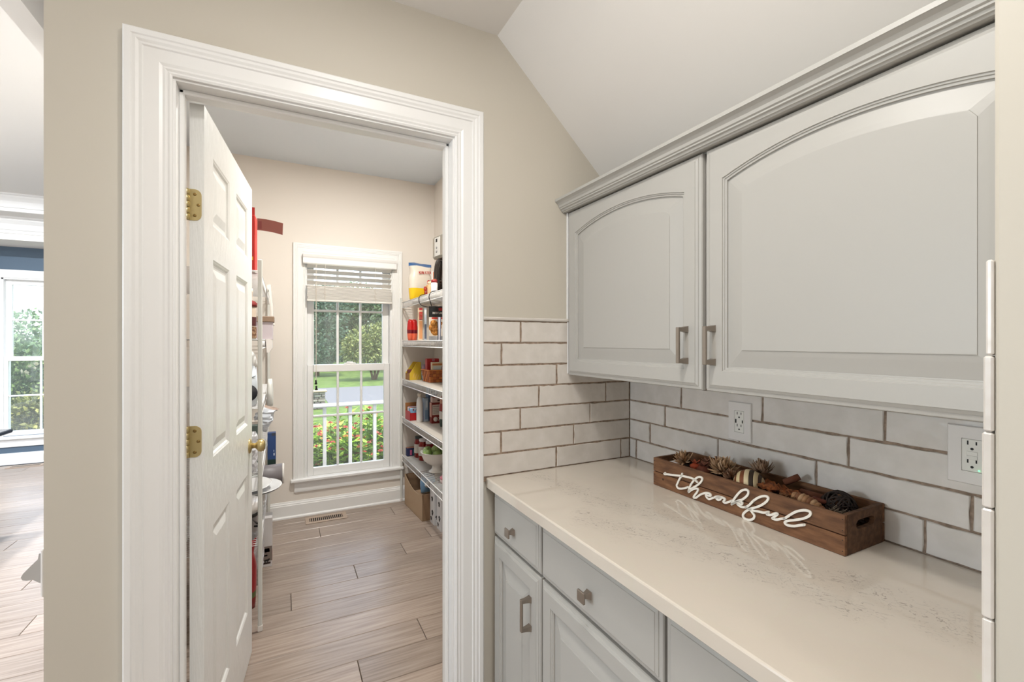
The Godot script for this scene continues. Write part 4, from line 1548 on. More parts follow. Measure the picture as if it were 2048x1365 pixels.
func face_patch(st: SurfaceTool, size: Vector3, face: int, u0: float, v0: float, u1: float, v1: float, lift0 := 0.0006) -> void:
	var f := face_frame(size, face)
	var n: Vector3 = f[3] * lift0
	var p := []
	for q in [[u0, v0], [u1, v0], [u1, v1], [u0, v1]]:
		p.append(f[0] + f[1] * q[0] + f[2] * q[1])
	var lower := []
	var upper := []
	for q in p:
		lower.append(q - n * 0.5)
		upper.append(q + n)
	loft(st, [lower, upper], false, true)

func on_face(size: Vector3, face: int, u: float, v: float, lift0 := 0.0009) -> Transform3D:
	var f := face_frame(size, face)
	return Transform3D(Basis(f[1].normalized(), f[2].normalized(), f[3]), f[0] + f[1] * u + f[2] * v + f[3] * lift0)

func pillow(w: float, h: float, d: float, tops: float, n := 20) -> Array:   # rings of a filled bag, bottom to top
	var rings := []
	for i in 13:
		var f := i / 12.0
		var full := pow(sin(PI * clampf(0.10 + 0.80 * f, 0.0, 1.0)), 0.55)
		var ww := w * 0.5 * (0.86 + 0.14 * full)
		ww *= 1.0 - 0.12 * exp(-pow((f - 0.76) / 0.10, 2.0))
		if f > 0.80:
			ww = lerpf(ww, w * 0.5 * tops, (f - 0.80) / 0.20)
		var dd := d * 0.5 * maxf(0.03, full - (0.35 if f > 0.99 else 0.0)) * (0.15 if i == 12 else 1.0)
		if i == 0:
			dd *= 0.75
		var ring := []
		for k in n:
			var a := TAU * k / n
			var cx := signf(cos(a)) * pow(absf(cos(a)), 0.55)
			var cz := signf(sin(a)) * pow(absf(sin(a)), 0.75)
			var wob := 1.0 + 0.04 * sin(a * 5.0 + i * 1.7)
			ring.append(Vector3(cx * ww, f * h * (1.0 + 0.014 * sin(cx * 4.0 + h * 30.0) * f), -cz * dd * wob))
		rings.append(ring)
	return rings

func bag(called: String, label: String, at: Vector3, w: float, h: float, d: float, turn: float, bands: Array, tops := 1.0, cat := "bag", group := "", crumple := 0.0) -> Node3D:
	# bands: [from, to, colour] in twelfths of the height
	var t := thing(called, label, cat, at, turn, group)
	var rings := pillow(w, h, d, tops)
	if crumple > 0.0:
		for r in rings:
			for k in r.size():
				r[k] = r[k] + Vector3(rng.randf_range(-1, 1) * w, rng.randf_range(-0.3, 0.3) * h, rng.randf_range(-1, 1) * d) * crumple * 0.5
	for b in bands:
		var st := mk(crumple == 0.0)
		loft(st, rings.slice(b[0], b[1] + 1), b[0] == 0, b[1] == 12)
		part(b[3] if b.size() > 3 else "bag_body", st, mat(b[2], 0.35), t)
	return t

func bag_patch(t: Node3D, w: float, d: float, x: float, y: float, sx: float, sy: float, col: Color, z: float, called := "print") -> void:
	var st := mk(true)
	var ring := circle(Vector3(x, y, 0), sx, 20, Vector3(0, 0, 1), sy)
	var a := []
	var b := []
	for p in ring:
		var zz: float = z - (p.x * p.x) * 2.0
		a.append(Vector3(p.x, p.y, zz - 0.012))
		b.append(Vector3(p.x, p.y, zz))
	loft(st, [a, b], false, true)
	part(called, st, mat(col, 0.4), t)

func right_shelf_goods() -> void:
	# ---- top shelf
	var y := 1.7225
	var b := bag("snack_bag", "tall snack bag with blue sealed top and yellow bottom on the top right shelf", Vector3(1.030, y, -3.76), 0.205, 0.315, 0.10, 0.30, [[0, 4, Color(0.95, 0.78, 0.12), "yellow_panel"], [4, 11, Color(0.90, 0.86, 0.80), "bag_body"], [11, 12, Color(0.22, 0.38, 0.58), "sealed_top"]], 1.08)
	var red := Color(0.72, 0.16, 0.12)
	bag_patch(b, 0, 0, 0.030, 0.085, 0.040, 0.018, red, 0.055)
	bag_patch(b, 0, 0, 0.052, 0.062, 0.045, 0.040, Color(0.55, 0.17, 0.11), 0.056, "printed_picture")
	bag_patch(b, 0, 0, 0.060, 0.150, 0.030, 0.020, Color(0.74, 0.14, 0.12), 0.054)
	bag_patch(b, 0, 0, 0.045, 0.115, 0.022, 0.028, Color(0.80, 0.56, 0.32), 0.055, "printed_picture")
	text(b, "KIN STIX", 0.030, 0.001, mat(red, 0.5), Transform3D(Basis(Vector3(0, 0, 1), 0.06), Vector3(0.012, 0.236, 0.0545)))
	b = pack("snack_pack", "slim orange and white pack between the snack bag and the coffee maker", "packet", Vector3(1.105, y, -3.585), Vector3(0.05, 0.235, 0.03), 0.2, Color(0.90, 0.87, 0.84), [[0, 0.0, 0.45, 1.0, 0.95, Color(0.95, 0.50, 0.12)], [0, 0.0, 0.05, 0.4, 0.25, Color(0.85, 0.45, 0.45)]])
	# coffee maker
	var cm := thing("coffee_maker", "stainless coffee maker with a black carafe at the near end of the top right shelf", "coffee maker", Vector3(1.115, y, -3.28), 0.15)
	var steel := mat(Color(0.62, 0.60, 0.56), 0.35, 0.7)
	var st := mk()
	bb(st, Vector3(-0.085, 0, -0.11), Vector3(0.09, 0.035, 0.10), 0.01)
	part("base", st, M.black, cm)
	st = mk()
	bb(st, Vector3(0.03, 0.03, -0.10), Vector3(0.09, 0.30, 0.09), 0.01)
	part("water_tank", st, M.black, cm)
	st = mk()
	bb(st, Vector3(-0.085, 0.285, -0.105), Vector3(0.09, 0.455, 0.095), 0.014)
	part("brew_head", st, steel, cm)
	st = mk()
	bb(st, Vector3(-0.0875, 0.300, -0.06), Vector3(-0.083, 0.440, 0.03), 0.002)
	part("control_panel", st, mat(Color(0.70, 0.69, 0.67), 0.4), cm)
	for yy in [0.335, 0.365]:
		st = mk(true)
		lathe(st, [Vector2(0.009, 0.0), Vector2(0.008, 0.003)], 14, Vector3(-0.0875, yy, -0.02), Vector3.LEFT)
		part("button", st, mat(Color(0.5, 0.5, 0.5), 0.4), cm)
	st = mk()
	bb(st, Vector3(-0.0885, 0.405, -0.035), Vector3(-0.0865, 0.430, -0.01))
	part("display", st, M.black, cm)
	st = mk(true)
	lathe(st, [Vector2(0.05, 0.04), Vector2(0.062, 0.05), Vector2(0.066, 0.11), Vector2(0.058, 0.19), Vector2(0.042, 0.245), Vector2(0.040, 0.27)], 24, Vector3(-0.030, 0, 0.0))
	part("carafe", st, mat(Color(0.10, 0.07, 0.055), 0.12), cm)
	st = mk()
	tube(st, smooth_path([Vector3(-0.060, 0.262, 0.03), Vector3(-0.100, 0.255, 0.035), Vector3(-0.118, 0.19, 0.035), Vector3(-0.122, 0.12, 0.035)], 4), 0.014, 10, 0.017)
	part("carafe_handle", st, mat(Color(0.10, 0.07, 0.05), 0.25), cm)
	st = mk(true)
	lathe(st, [Vector2(0.044, 0.262), Vector2(0.046, 0.275), Vector2(0.03, 0.284)], 20, Vector3(-0.030, 0, 0))
	part("carafe_lid", st, mat(Color(0.45, 0.25, 0.22), 0.4), cm)
	for q in [[Vector3(0.992, y, -3.33), Color(0.80, 0.66, 0.50), Color(0.88, 0.76, 0.62), "tan spice jar in front of the coffee maker on the top right shelf"], [Vector3(0.985, y, -3.215), Color(0.88, 0.87, 0.86), Color(0.55, 0.12, 0.12), "white spice jar with a red band on the top right shelf"]]:
		var j := thing("spice_jar", q[3], "jar", q[0], 0.0)
		st = mk(true)
		lathe(st, [Vector2(0.022, 0), Vector2(0.024, 0.004), Vector2(0.024, 0.085), Vector2(0.02, 0.092)], 20)
		part("jar_body", st, mat(q[1], 0.3), j)
		st = mk(true)
		lathe(st, [Vector2(0.0225, 0.090), Vector2(0.0225, 0.108), Vector2(0.020, 0.111)], 20)
		part("lid", st, mat(q[2], 0.4), j)
	var cd := thing("appliance_cord", "black power cord looping below the top right shelf", "cord")
	st = mk(true)
	tube(st, smooth_path([Vector3(1.03, 1.735, -3.36), Vector3(0.935, 1.735, -3.37), Vector3(0.912, 1.70, -3.37), Vector3(0.925, 1.655, -3.34), Vector3(0.96, 1.635, -3.22), Vector3(0.93, 1.655, -3.12), Vector3(0.912, 1.70, -3.10), Vector3(0.935, 1.735, -3.09), Vector3(1.02, 1.740, -3.12)], 5), 0.0032, 7)
	part("cable", st, M.black, cd)
	# ---- second shelf
	y = 1.3935
	for q in [[0.942, -3.74, 0.1, "first red snack pouch beside the pantry window on the eye-level shelf"], [0.974, -3.735, -0.1, "second red snack pouch, against the tall tan box"]]:
		b = bag("snack_pouch", q[3], Vector3(q[0], y, q[1]), 0.045, 0.172, 0.05, q[2] + 0.5, [[0, 4, Color(0.85, 0.40, 0.28), "bag_body"], [4, 6, Color(0.42, 0.06, 0.12), "printed_band"], [6, 12, Color(0.72, 0.10, 0.09), "bag_body"]], 0.75, "bag", "red pouches on the eye-level shelf")
	pack("cracker_box", "tall tan and red box standing beside the red pouches on the eye-level shelf", "box", Vector3(0.998, y, -3.645), Vector3(0.038, 0.262, 0.08), -0.27, Color(0.88, 0.78, 0.66), [[0, 0.3, 0.66, 1.0, 0.88, Color(0.74, 0.22, 0.16)], [0, 0.3, 0.05, 1.0, 0.60, Color(0.83, 0.58, 0.38)], [0, 0.3, 0.93, 1.0, 1.0, Color(0.66, 0.14, 0.14)], [0, 0.3, 0.63, 1.0, 0.655, Color(0.56, 0.12, 0.12)], [0, 0.4, 0.70, 0.9, 0.74, Color(0.90, 0.70, 0.62)], [0, 0.4, 0.78, 0.9, 0.82, Color(0.90, 0.70, 0.62)]])
	pack("cereal_box", "thin pale blue box squeezed between the tan box and the black box", "box", Vector3(1.022, y, -3.575), Vector3(0.019, 0.256, 0.08), -0.27, Color(0.70, 0.74, 0.78), [[0, 0.1, 0.8, 0.9, 0.95, Color(0.93, 0.93, 0.93)], [0, 0.1, 0.05, 0.9, 0.5, Color(0.35, 0.38, 0.46)]])
	var s := Vector3(0.168, 0.268, 0.045)
	b = pack("biscuit_mix_box", "black topped box with lettering and a golden biscuit picture on the eye-level shelf", "box", Vector3(1.110, y, -3.475), s, -0.30, Color(0.88, 0.84, 0.78), [[0, 0.0, 0.68, 1.0, 1.0, Color(0.06, 0.06, 0.065)], [0, 0.12, 0.62, 1.0, 0.675, Color(0.80, 0.20, 0.13)], [0, 0.0, 0.0, 1.0, 0.12, Color(0.62, 0.62, 0.63)], [1, 0.0, 0.68, 1.0, 1.0, Color(0.07, 0.07, 0.08)]])
	text(b, "RED LOBSTER", 0.0195, 0.0005, mat(Color(0.92, 0.90, 0.88), 0.5), on_face(s, 0, 0.57, 0.80), "lettering", "Droid Serif")
	st = mk(true)
	var emb := []
	for k in 14:
		var a := TAU * k / 14
		emb.append(on_face(s, 0, 0.55 + 0.14 * cos(a) * (1.0 + 0.25 * cos(3 * a)), 0.91 + 0.045 * sin(a)).origin)
	loft(st, [emb], false, true)
	var emb_low := []
	for p in emb:
		emb_low.append(p - Vector3(0, 0, 0.0008))
	loft(st, [emb_low, emb], false, false)
	part("emblem", st, mat(Color(0.62, 0.10, 0.10), 0.5), b)
	st = mk(true)
	for q in [[0.24, 0.40, 0.20, 0.17], [0.34, 0.36, 0.19, 0.16], [0.27, 0.27, 0.22, 0.12], [0.42, 0.46, 0.12, 0.14], [0.22, 0.50, 0.16, 0.10]]:
		var c0 := on_face(s, 0, q[0], q[1]).origin
		var ring := circle(c0, q[2] * s.x, 16, Vector3(0, 0, 1), q[3] * s.y)
		lathe_blob(st, ring, c0)
	part("biscuit_picture", st, tri(mat(Color(1, 1, 1), 0.7), noise_tex(0.03, [[0.2, Color(0.62, 0.33, 0.10)], [0.6, Color(0.85, 0.58, 0.25)], [0.9, Color(0.95, 0.78, 0.48)]], 4, 77, 128), Vector3.ONE * 12, false), b)
	pack("paperback_box", "slim white and navy box in front of the black box's middle", "box", Vector3(1.058, y, -3.325), Vector3(0.026, 0.172, 0.10), -0.31, Color(0.25, 0.30, 0.36), [[0, 0.25, 0.0, 0.8, 1.0, Color(0.86, 0.85, 0.90)], [0, 0.8, 0.0, 1.0, 1.0, Color(0.18, 0.20, 0.30)]])
	pack("paperback_box", "slim white box at the near end of the goods on the eye-level shelf", "box", Vector3(1.058, y, -3.205), Vector3(0.024, 0.188, 0.10), -0.31, Color(0.12, 0.12, 0.13), [[0, 0.1, 0.0, 0.75, 1.0, Color(0.90, 0.87, 0.86)]])
	# ---- third shelf
	y = 1.0602
	var yh := thing("packet_holder", "yellow and brown slanted cardboard holder by the window on the lined shelf", "holder", Vector3(0.992, y, -3.845), 0.12)
	st = mk()
	var pr := [Vector2(0.05, 0), Vector2(0.05, 0.148), Vector2(0.018, 0.150), Vector2(-0.05, 0.055), Vector2(-0.05, 0.0)]
	extr(st, pr, Vector3(0, 0, -0.05), Vector3(0, 0, -0.047), Vector3.RIGHT, Vector3.UP)
	extr(st, pr, Vector3(0, 0, 0.047), Vector3(0, 0, 0.05), Vector3.RIGHT, Vector3.UP)
	part("side_panel", st, mat(Color(0.83, 0.70, 0.20), 0.6), yh)
	st = mk()
	bb(st, Vector3(0.047, 0, -0.047), Vector3(0.05, 0.148, 0.047))
	bb(st, Vector3(-0.05, 0, -0.047), Vector3(-0.047, 0.055, 0.047))
	bb(st, Vector3(-0.05, 0, -0.047), Vector3(0.05, 0.003, 0.047))
	part("tray", st, mat(Color(0.55, 0.38, 0.20), 0.7), yh)
	for k in 3:
		st = mk()
		bx(st, Vector3(-0.026 + 0.020 * k, 0.030, 0.0508), Vector3(0.006, 0.040, 0.001), 0.0, Transform3D(Basis(Vector3(0, 0, 1), -0.35), Vector3(0.0, 0, 0)))
		part("print", st, mat(Color(0.88, 0.72, 0.45), 0.6), yh)
	st = mk()
	bx(st, Vector3(0.0, 0.045, 0.0), Vector3(0.08, 0.08, 0.08), 0.004)
	part("packets", st, mat(Color(0.42, 0.16, 0.14), 0.6), yh)
	b = bag("pasta_bag", "pale blue and mauve bag between the yellow holder and the basket", Vector3(1.085, y, -3.785), 0.085, 0.128, 0.05, 0.7, [[0, 7, Color(0.62, 0.72, 0.80), "bag_body"], [7, 12, Color(0.62, 0.52, 0.62), "bag_top"]], 0.9)
	var bk := thing("woven_basket", "honey-coloured woven basket holding a red box and a cream box", "basket", Vector3(1.110, y, -3.555), 0.05)
	var wv := [mat(Color(0.66, 0.36, 0.16), 0.65), mat(Color(0.74, 0.44, 0.20), 0.65), mat(Color(0.58, 0.30, 0.13), 0.65)]
	for r in 4:
		for e in 4:
			var n := 7 if e % 2 == 0 else 7
			for k in n:
				st = mk()
				var wd := 0.165 + 0.008 * r
				var L := wd / n
				var o := -wd / 2 + L * (k + 0.5)
				var rot := Basis(Vector3.UP, e * PI / 2)
				bx(st, Vector3.ZERO, Vector3(L * 1.02, 0.0215, 0.003), 0.001, Transform3D(rot * Basis(Vector3.RIGHT, -0.12), rot * Vector3(o, 0.012 + 0.0225 * r, wd / 2 + (0.0015 if (k + r) % 2 == 0 else -0.0015))))
				part("weave_strip", st, wv[(k * 2 + r + e) % 3], bk)
	st = mk()
	for e in 4:
		var rot := Basis(Vector3.UP, e * PI / 2)
		bx(st, Vector3.ZERO, Vector3(0.20, 0.010, 0.010), 0.003, Transform3D(rot, rot * Vector3(0, 0.096, 0.097)))
	part("rim", st, wv[1], bk)
	st = mk()
	bb(st, Vector3(-0.08, 0.001, -0.08), Vector3(0.08, 0.004, 0.08))
	part("bottom", st, wv[2], bk)
	s = Vector3(0.10, 0.10, 0.055)
	b = pack("tea_box", "bright red box standing at the back of the woven basket", "box", Vector3(1.085, y + 0.085, -3.60), s, 0.0, Color(0.66, 0.09, 0.10), [[0, 0.42, 0.80, 0.62, 0.97, Color(0.85, 0.62, 0.66)], [0, 0.46, 0.85, 0.58, 0.93, Color(0.60, 0.08, 0.10)]])
	pack("cracker_box", "cream and pale blue box tilted in the woven basket", "box", Vector3(1.105, y + 0.040, -3.515), Vector3(0.105, 0.118, 0.04), -0.06, Color(0.84, 0.78, 0.66), [[0, 0.05, 0.80, 0.95, 0.93, Color(0.72, 0.45, 0.28)], [0, 0.1, 0.3, 0.9, 0.75, Color(0.74, 0.76, 0.75)]])
	b = bag("snack_pouch", "brown pouch poking out at the near side of the woven basket", Vector3(1.155, y + 0.02, -3.50), 0.06, 0.115, 0.05, 0.2, [[0, 12, Color(0.45, 0.22, 0.12), "bag_body"]], 0.7)
	# ---- fourth shelf
	y = 0.7322
	var rt := thing("display_tray", "red open-front tray of colourful sachets at the window end of the fourth right shelf", "tray", Vector3(0.990, y, -3.745), 0.06)
	var redm := mat(Color(0.66, 0.09, 0.11), 0.45)
	st = mk()
	bb(st, Vector3(-0.062, 0, 0.030), Vector3(0.062, 0.062, 0.033))
	bb(st, Vector3(-0.062, 0, -0.09), Vector3(-0.059, 0.075, 0.033))
	bb(st, Vector3(0.059, 0, -0.09), Vector3(0.062, 0.075, 0.033))
	bb(st, Vector3(-0.062, 0, -0.09), Vector3(0.062, 0.003, 0.033))
	part("tray", st, redm, rt)
	st = mk()
	bb(st, Vector3(-0.062, 0.0, -0.093), Vector3(0.062, 0.135, -0.09))
	part("back_panel", st, mat(Color(0.60, 0.40, 0.22), 0.6), rt)
	var sc := [Color(0.50, 0.66, 0.78), Color(0.82, 0.83, 0.86), Color(0.35, 0.55, 0.66), Color(0.86, 0.50, 0.34), Color(0.75, 0.78, 0.83), Color(0.42, 0.22, 0.30)]
	for k in 6:
		st = mk()
		bx(st, Vector3(0.0 + 0.004 * (k % 2), 0.050 + 0.004 * k, 0.020 - 0.018 * k), Vector3(0.105, 0.085, 0.009), 0.003, Transform3D(Basis(Vector3.RIGHT, -0.10), Vector3.ZERO))
		part("sachet", st, mat(sc[k], 0.4), rt)
	for k in 5:
		st = mk()
		bx(st, Vector3(-0.028 + 0.014 * k, 0.083 + 0.005 * (k % 2), 0.0268), Vector3(0.010, 0.014, 0.001), 0.0, Transform3D(Basis(Vector3.RIGHT, -0.10), Vector3.ZERO))
		part("print", st, mat([Color(0.55, 0.15, 0.15), Color(0.93, 0.9, 0.88)][k % 2], 0.5), rt)
	var bt := thing("drink_bottle", "white plastic bottle behind the display tray on the fourth right shelf", "bottle", Vector3(0.990, y, -3.63), 0.0)
	st = mk(true)
	lathe(st, [Vector2(0.024, 0), Vector2(0.026, 0.005), Vector2(0.026, 0.15), Vector2(0.022, 0.18), Vector2(0.014, 0.20), Vector2(0.013, 0.208)], 22)
	part("bottle_body", st, mat(Color(0.86, 0.85, 0.84), 0.3), bt)
	st = mk(true)
	lathe(st, [Vector2(0.017, 0.205), Vector2(0.017, 0.228), Vector2(0.014, 0.231)], 18)
	part("cap", st, mat(Color(0.84, 0.80, 0.74), 0.4), bt)
	pack("milk_carton", "light blue carton right of the white bottle", "carton", Vector3(1.040, y, -3.640), Vector3(0.034, 0.190, 0.05), 0.1, Color(0.66, 0.73, 0.80), [[0, 0.1, 0.1, 0.9, 0.5, Color(0.50, 0.60, 0.72)], [0, 0.3, 0.6, 0.8, 0.9, Color(0.80, 0.84, 0.88)], [2, 0.0, 0.0, 1.0, 1.0, Color(0.42, 0.36, 0.28)]])
	s = Vector3(0.078, 0.215, 0.06)
	b = pack("salt_box", "slate blue box with white print standing mid-shelf on the fourth right shelf", "box", Vector3(1.098, y, -3.665), s, 0.08, Color(0.33, 0.42, 0.56), [[0, 0.2, 0.08, 0.55, 0.18, Color(0.85, 0.86, 0.88)], [0, 0.25, 0.20, 0.5, 0.27, Color(0.85, 0.86, 0.88)], [0, 0.15, 0.5, 0.85, 0.53, Color(0.62, 0.68, 0.76)], [0, 0.15, 0.58, 0.85, 0.61, Color(0.62, 0.68, 0.76)], [0, 0.15, 0.66, 0.85, 0.69, Color(0.62, 0.68, 0.76)], [0, 0.15, 0.74, 0.85, 0.77, Color(0.62, 0.68, 0.76)], [0, 0.15, 0.82, 0.85, 0.85, Color(0.62, 0.68, 0.76)]])
	pack("flour_box", "pale grey-blue box resting on top of the slate blue box", "box", Vector3(1.108, y + 0.2152, -3.665), Vector3(0.09, 0.055, 0.06), 0.08, Color(0.70, 0.75, 0.81), [[0, 0.2, 0.3, 0.6, 0.5, Color(0.45, 0.48, 0.52)]])
	s = Vector3(0.078, 0.165, 0.05)
	b = pack("cocoa_box", "brown-red cocoa box with a white mug picture on the fourth right shelf", "box", Vector3(1.090, y, -3.53), s, 0.02, Color(0.48, 0.14, 0.11), [[0, 0.08, 0.40, 0.92, 0.90, Color(0.84, 0.78, 0.74)], [0, 0.15, 0.80, 0.85, 0.83, Color(0.4, 0.2, 0.2)], [0, 0.15, 0.70, 0.85, 0.72, Color(0.4, 0.3, 0.3)], [0, 0.15, 0.63, 0.85, 0.65, Color(0.4, 0.3, 0.3)], [0, 0.15, 0.55, 0.85, 0.57, Color(0.4, 0.3, 0.3)], [0, 0.15, 0.48, 0.85, 0.50, Color(0.4, 0.3, 0.3)], [1, 0.0, 0.3, 1.0, 1.0, Color(0.80, 0.62, 0.56)]])
	for k in 2:
		st = mk(true)
		var c0: Vector3 = on_face(s, 0, [0.42, 0.78][k], 0.20).origin
		if k == 0:
			var ring := circle(c0, 0.019, 14, Vector3(0, 0, 1), 0.018)
			lathe_blob(st, ring, c0)
			part("mug_picture", st, mat(Color(0.90, 0.88, 0.86), 0.5), b)
		else:
			var pts := []
			for j in 9:
				var a := -PI / 2 + PI * j / 8.0
				pts.append(c0 + Vector3(cos(a) * 0.010 - 0.006, sin(a) * 0.010, 0))
			tube(st, pts, 0.0022, 6)
			part("mug_picture", st, mat(Color(0.90, 0.88, 0.86), 0.5), b)
	pack("cocoa_box", "pinkish-white box lying on top of the cocoa box", "box", Vector3(1.095, y + 0.1652, -3.53), Vector3(0.075, 0.045, 0.05), 0.02, Color(0.82, 0.72, 0.68), [[0, 0.55, 0.2, 0.85, 0.5, Color(0.35, 0.25, 0.25)], [0, 0.0, 0.85, 1.0, 1.0, Color(0.55, 0.16, 0.13)]])
	b = bag("candy_bag", "red, white and green candy bag beside the doorway jamb on the fourth right shelf", Vector3(1.112, y, -3.36), 0.085, 0.235, 0.06, 0.3, [[0, 3, Color(0.20, 0.27, 0.24), "bag_body"], [3, 6, Color(0.78, 0.76, 0.74), "bag_body"], [6, 9, Color(0.55, 0.14, 0.10), "bag_body"], [9, 12, Color(0.72, 0.50, 0.40), "bag_top"]], 0.8)
	bag_patch(b, 0, 0, -0.020, 0.120, 0.018, 0.020, Color(0.20, 0.45, 0.28), 0.036)
	bag_patch(b, 0, 0, 0.015, 0.030, 0.016, 0.018, Color(0.75, 0.75, 0.75), 0.036)
	# ---- fifth shelf
	y = 0.4005
	s = Vector3(0.088, 0.070, 0.045)
	pack("candle_box", "small navy box with pink and teal shapes on the lowest right shelf", "box", Vector3(0.990, y, -3.895), s, 0.05, Color(0.16, 0.19, 0.33), [[0, 0.28, 0.12, 0.48, 0.75, Color(0.80, 0.40, 0.56)], [0, 0.62, 0.12, 0.72, 0.78, Color(0.25, 0.55, 0.55)], [2, 0.0, 0.0, 1.0, 1.0, Color(0.62, 0.42, 0.34)]])
	var jl := ["sauce jar with a dark lid, nearest the window on the lowest right shelf", "sauce jar with a white lid, middle of the three red jars", "sauce jar with a white lid right behind the apple bowl"]
	for k in 3:
		var j := thing("sauce_jar", jl[k], "jar", [Vector3(1.033, y, -3.815), Vector3(1.040, y, -3.705), Vector3(1.066, y, -3.60)][k], 0.0, "red sauce jars on the lowest right shelf")
		st = mk(true)
		lathe(st, [Vector2(0.034, 0), Vector2(0.038, 0.006), Vector2(0.038, 0.125), Vector2(0.030, 0.148), Vector2(0.029, 0.158)], 24)
		part("glass_body", st, mat(Color(0.50, 0.09, 0.06), 0.15), j)
		st = mk(true)
		lathe(st, [Vector2(0.0386, 0.040), Vector2(0.0386, 0.115)], 24, Vector3.ZERO, Vector3.UP, false, false)
		part("label_band", st, mat(Color(0.80, 0.78, 0.74), 0.5), j)
		st = mk(true)
		lathe(st, [Vector2(0.032, 0.156), Vector2(0.033, 0.160), Vector2(0.033, 0.174), Vector2(0.030, 0.177)], 24)
		part("lid", st, mat(Color(0.20, 0.22, 0.21) if k == 0 else Color(0.86, 0.85, 0.86), 0.35), j)
	var bw := thing("pedestal_bowl", "white footed bowl of green apples on the lowest right shelf", "bowl", Vector3(1.040, y + 0.0005, -3.330), 0.0)
	st = mk(true)
	lathe(st, [Vector2(0.060, 0), Vector2(0.060, 0.005), Vector2(0.050, 0.010), Vector2(0.038, 0.022), Vector2(0.034, 0.040), Vector2(0.038, 0.050), Vector2(0.070, 0.064), Vector2(0.098, 0.090), Vector2(0.113, 0.125), Vector2(0.119, 0.150), Vector2(0.122, 0.153), Vector2(0.118, 0.154), Vector2(0.110, 0.130), Vector2(0.092, 0.095), Vector2(0.06, 0.072), Vector2(0.002, 0.066)], 48)
	part("bowl_body", st, mat(Color(0.91, 0.90, 0.88), 0.2), bw)
	var al := ["green apple at the front left of the white bowl, the most exposed one", "green apple low at the front rim of the white bowl", "green apple at the back of the white bowl, highest of the pile", "green apple at the right front of the white bowl", "green apple behind the right front one in the white bowl", "green apple tucked at the left back of the white bowl"]
	var ap := [Vector3(-0.072, 0.148, 0.006), Vector3(-0.018, 0.146, 0.066), Vector3(0.002, 0.160, -0.030), Vector3(0.060, 0.150, 0.032), Vector3(0.066, 0.152, -0.040), Vector3(-0.052, 0.150, -0.068)]
	for k in 6:
		var a := thing("apple", al[k], "apple", bw.position + ap[k], rng.randf() * TAU, "green apples in the white bowl")
		a.rotation.z = rng.randf_range(-0.5, 0.5)
		st = mk(true)
		var prf := []
		for i in 17:
			var q := PI * i / 16.0
			var rr := 0.0345 * (1.0 - 0.10 * cos(q) * -1.0)
			prf.append(Vector2(rr * sin(q), -0.032 * cos(q) - (0.010 * exp(-pow(sin(q) / 0.25, 2.0)) * (1 if q > PI / 2 else -1))))
		lathe(st, prf, 24)
		part("flesh", st, mat(Color(0.48, 0.60, 0.30).lerp(Color(0.62, 0.71, 0.43), rng.randf()), 0.25), a)
		st = mk(true)
		tube(st, [Vector3(0, 0.022, 0), Vector3(0.001, 0.034, 0), Vector3(0.005, 0.044, 0.001)], 0.0014, 6)
		part("stem", st, mat(Color(0.28, 0.20, 0.12), 0.8), a)
	var tin := thing("round_tin", "pink and white round tin at the near end of the lowest right shelf", "tin", Vector3(1.020, y, -3.040), 0.0)
	st = mk(true)
	lathe(st, [Vector2(0.045, 0), Vector2(0.045, 0.030)], 28)
	part("tin_body", st, mat(Color(0.88, 0.80, 0.80), 0.35), tin)
	st = mk(true)
	lathe(st, [Vector2(0.047, 0.028), Vector2(0.047, 0.038), Vector2(0.044, 0.040)], 28)
	part("lid", st, mat(Color(0.82, 0.48, 0.55), 0.35), tin)
	for k in 6:
		st = mk()
		var a := TAU * k / 6
		bx(st, Vector3.ZERO, Vector3(0.014, 0.001, 0.010), 0.0, Transform3D(Basis(Vector3.UP, a), Vector3(cos(a) * 0.028, 0.0404, sin(a) * 0.028)))
		part("print", st, mat(Color(0.90, 0.84, 0.85), 0.4), tin)
	# ---- floor
	var cb := thing("cardboard_box", "open brown cardboard box on the floor under the right shelves", "box", Vector3(1.040, 0, -3.655), 0.06)
	var kraft := [mat(Color(0.66, 0.55, 0.44), 0.8), mat(Color(0.55, 0.44, 0.34), 0.85), mat(Color(0.70, 0.60, 0.49), 0.8)]
	var hw := 0.100
	var hl := 0.225
	st = mk()
	var side := []
	for k in 13:
		var f := k / 12.0
		side.append(Vector2(lerpf(-hl, hl, f), 0.255 - 0.060 * sin(f * PI * 0.85) - 0.02 * f))
	var poly := [Vector2(-hl, 0), Vector2(hl, 0)]
	for k in 13:
		poly.append(side[12 - k])
	extr(st, poly, Vector3(-hw, 0, 0), Vector3(-hw + 0.004, 0, 0), Vector3(0, 0, 1), Vector3.UP)
	part("side_panel", st, kraft[2], cb)
	st = mk()
	bb(st, Vector3(hw - 0.004, 0, -hl), Vector3(hw, 0.245, hl), 0.001)
	part("side_panel", st, kraft[0], cb)
	st = mk()
	bb(st, Vector3(-hw, 0, hl - 0.004), Vector3(hw, 0.205, hl), 0.001)
	part("end_panel", st, kraft[1], cb)
	st = mk()
	bb(st, Vector3(-hw, 0, -hl), Vector3(hw, 0.255, -hl + 0.004), 0.001)
	part("end_panel", st, kraft[1], cb)
	st = mk()
	bb(st, Vector3(-hw, 0.0005, -hl), Vector3(hw, 0.004, hl))
	part("bottom", st, kraft[1], cb)
	st = mk()
	bx(st, Vector3(-0.01, 0.16, 0.08), Vector3(0.17, 0.003, 0.24), 0.0, Transform3D(Basis(Vector3.RIGHT, 0.06), Vector3.ZERO))
	part("inner_flap", st, kraft[0], cb)
	st = mk()
	bb(st, Vector3(0.005, 0.055, hl + 0.0002), Vector3(0.085, 0.155, hl + 0.001))
	part("shipping_label", st, mat(Color(0.88, 0.87, 0.86), 0.5), cb)
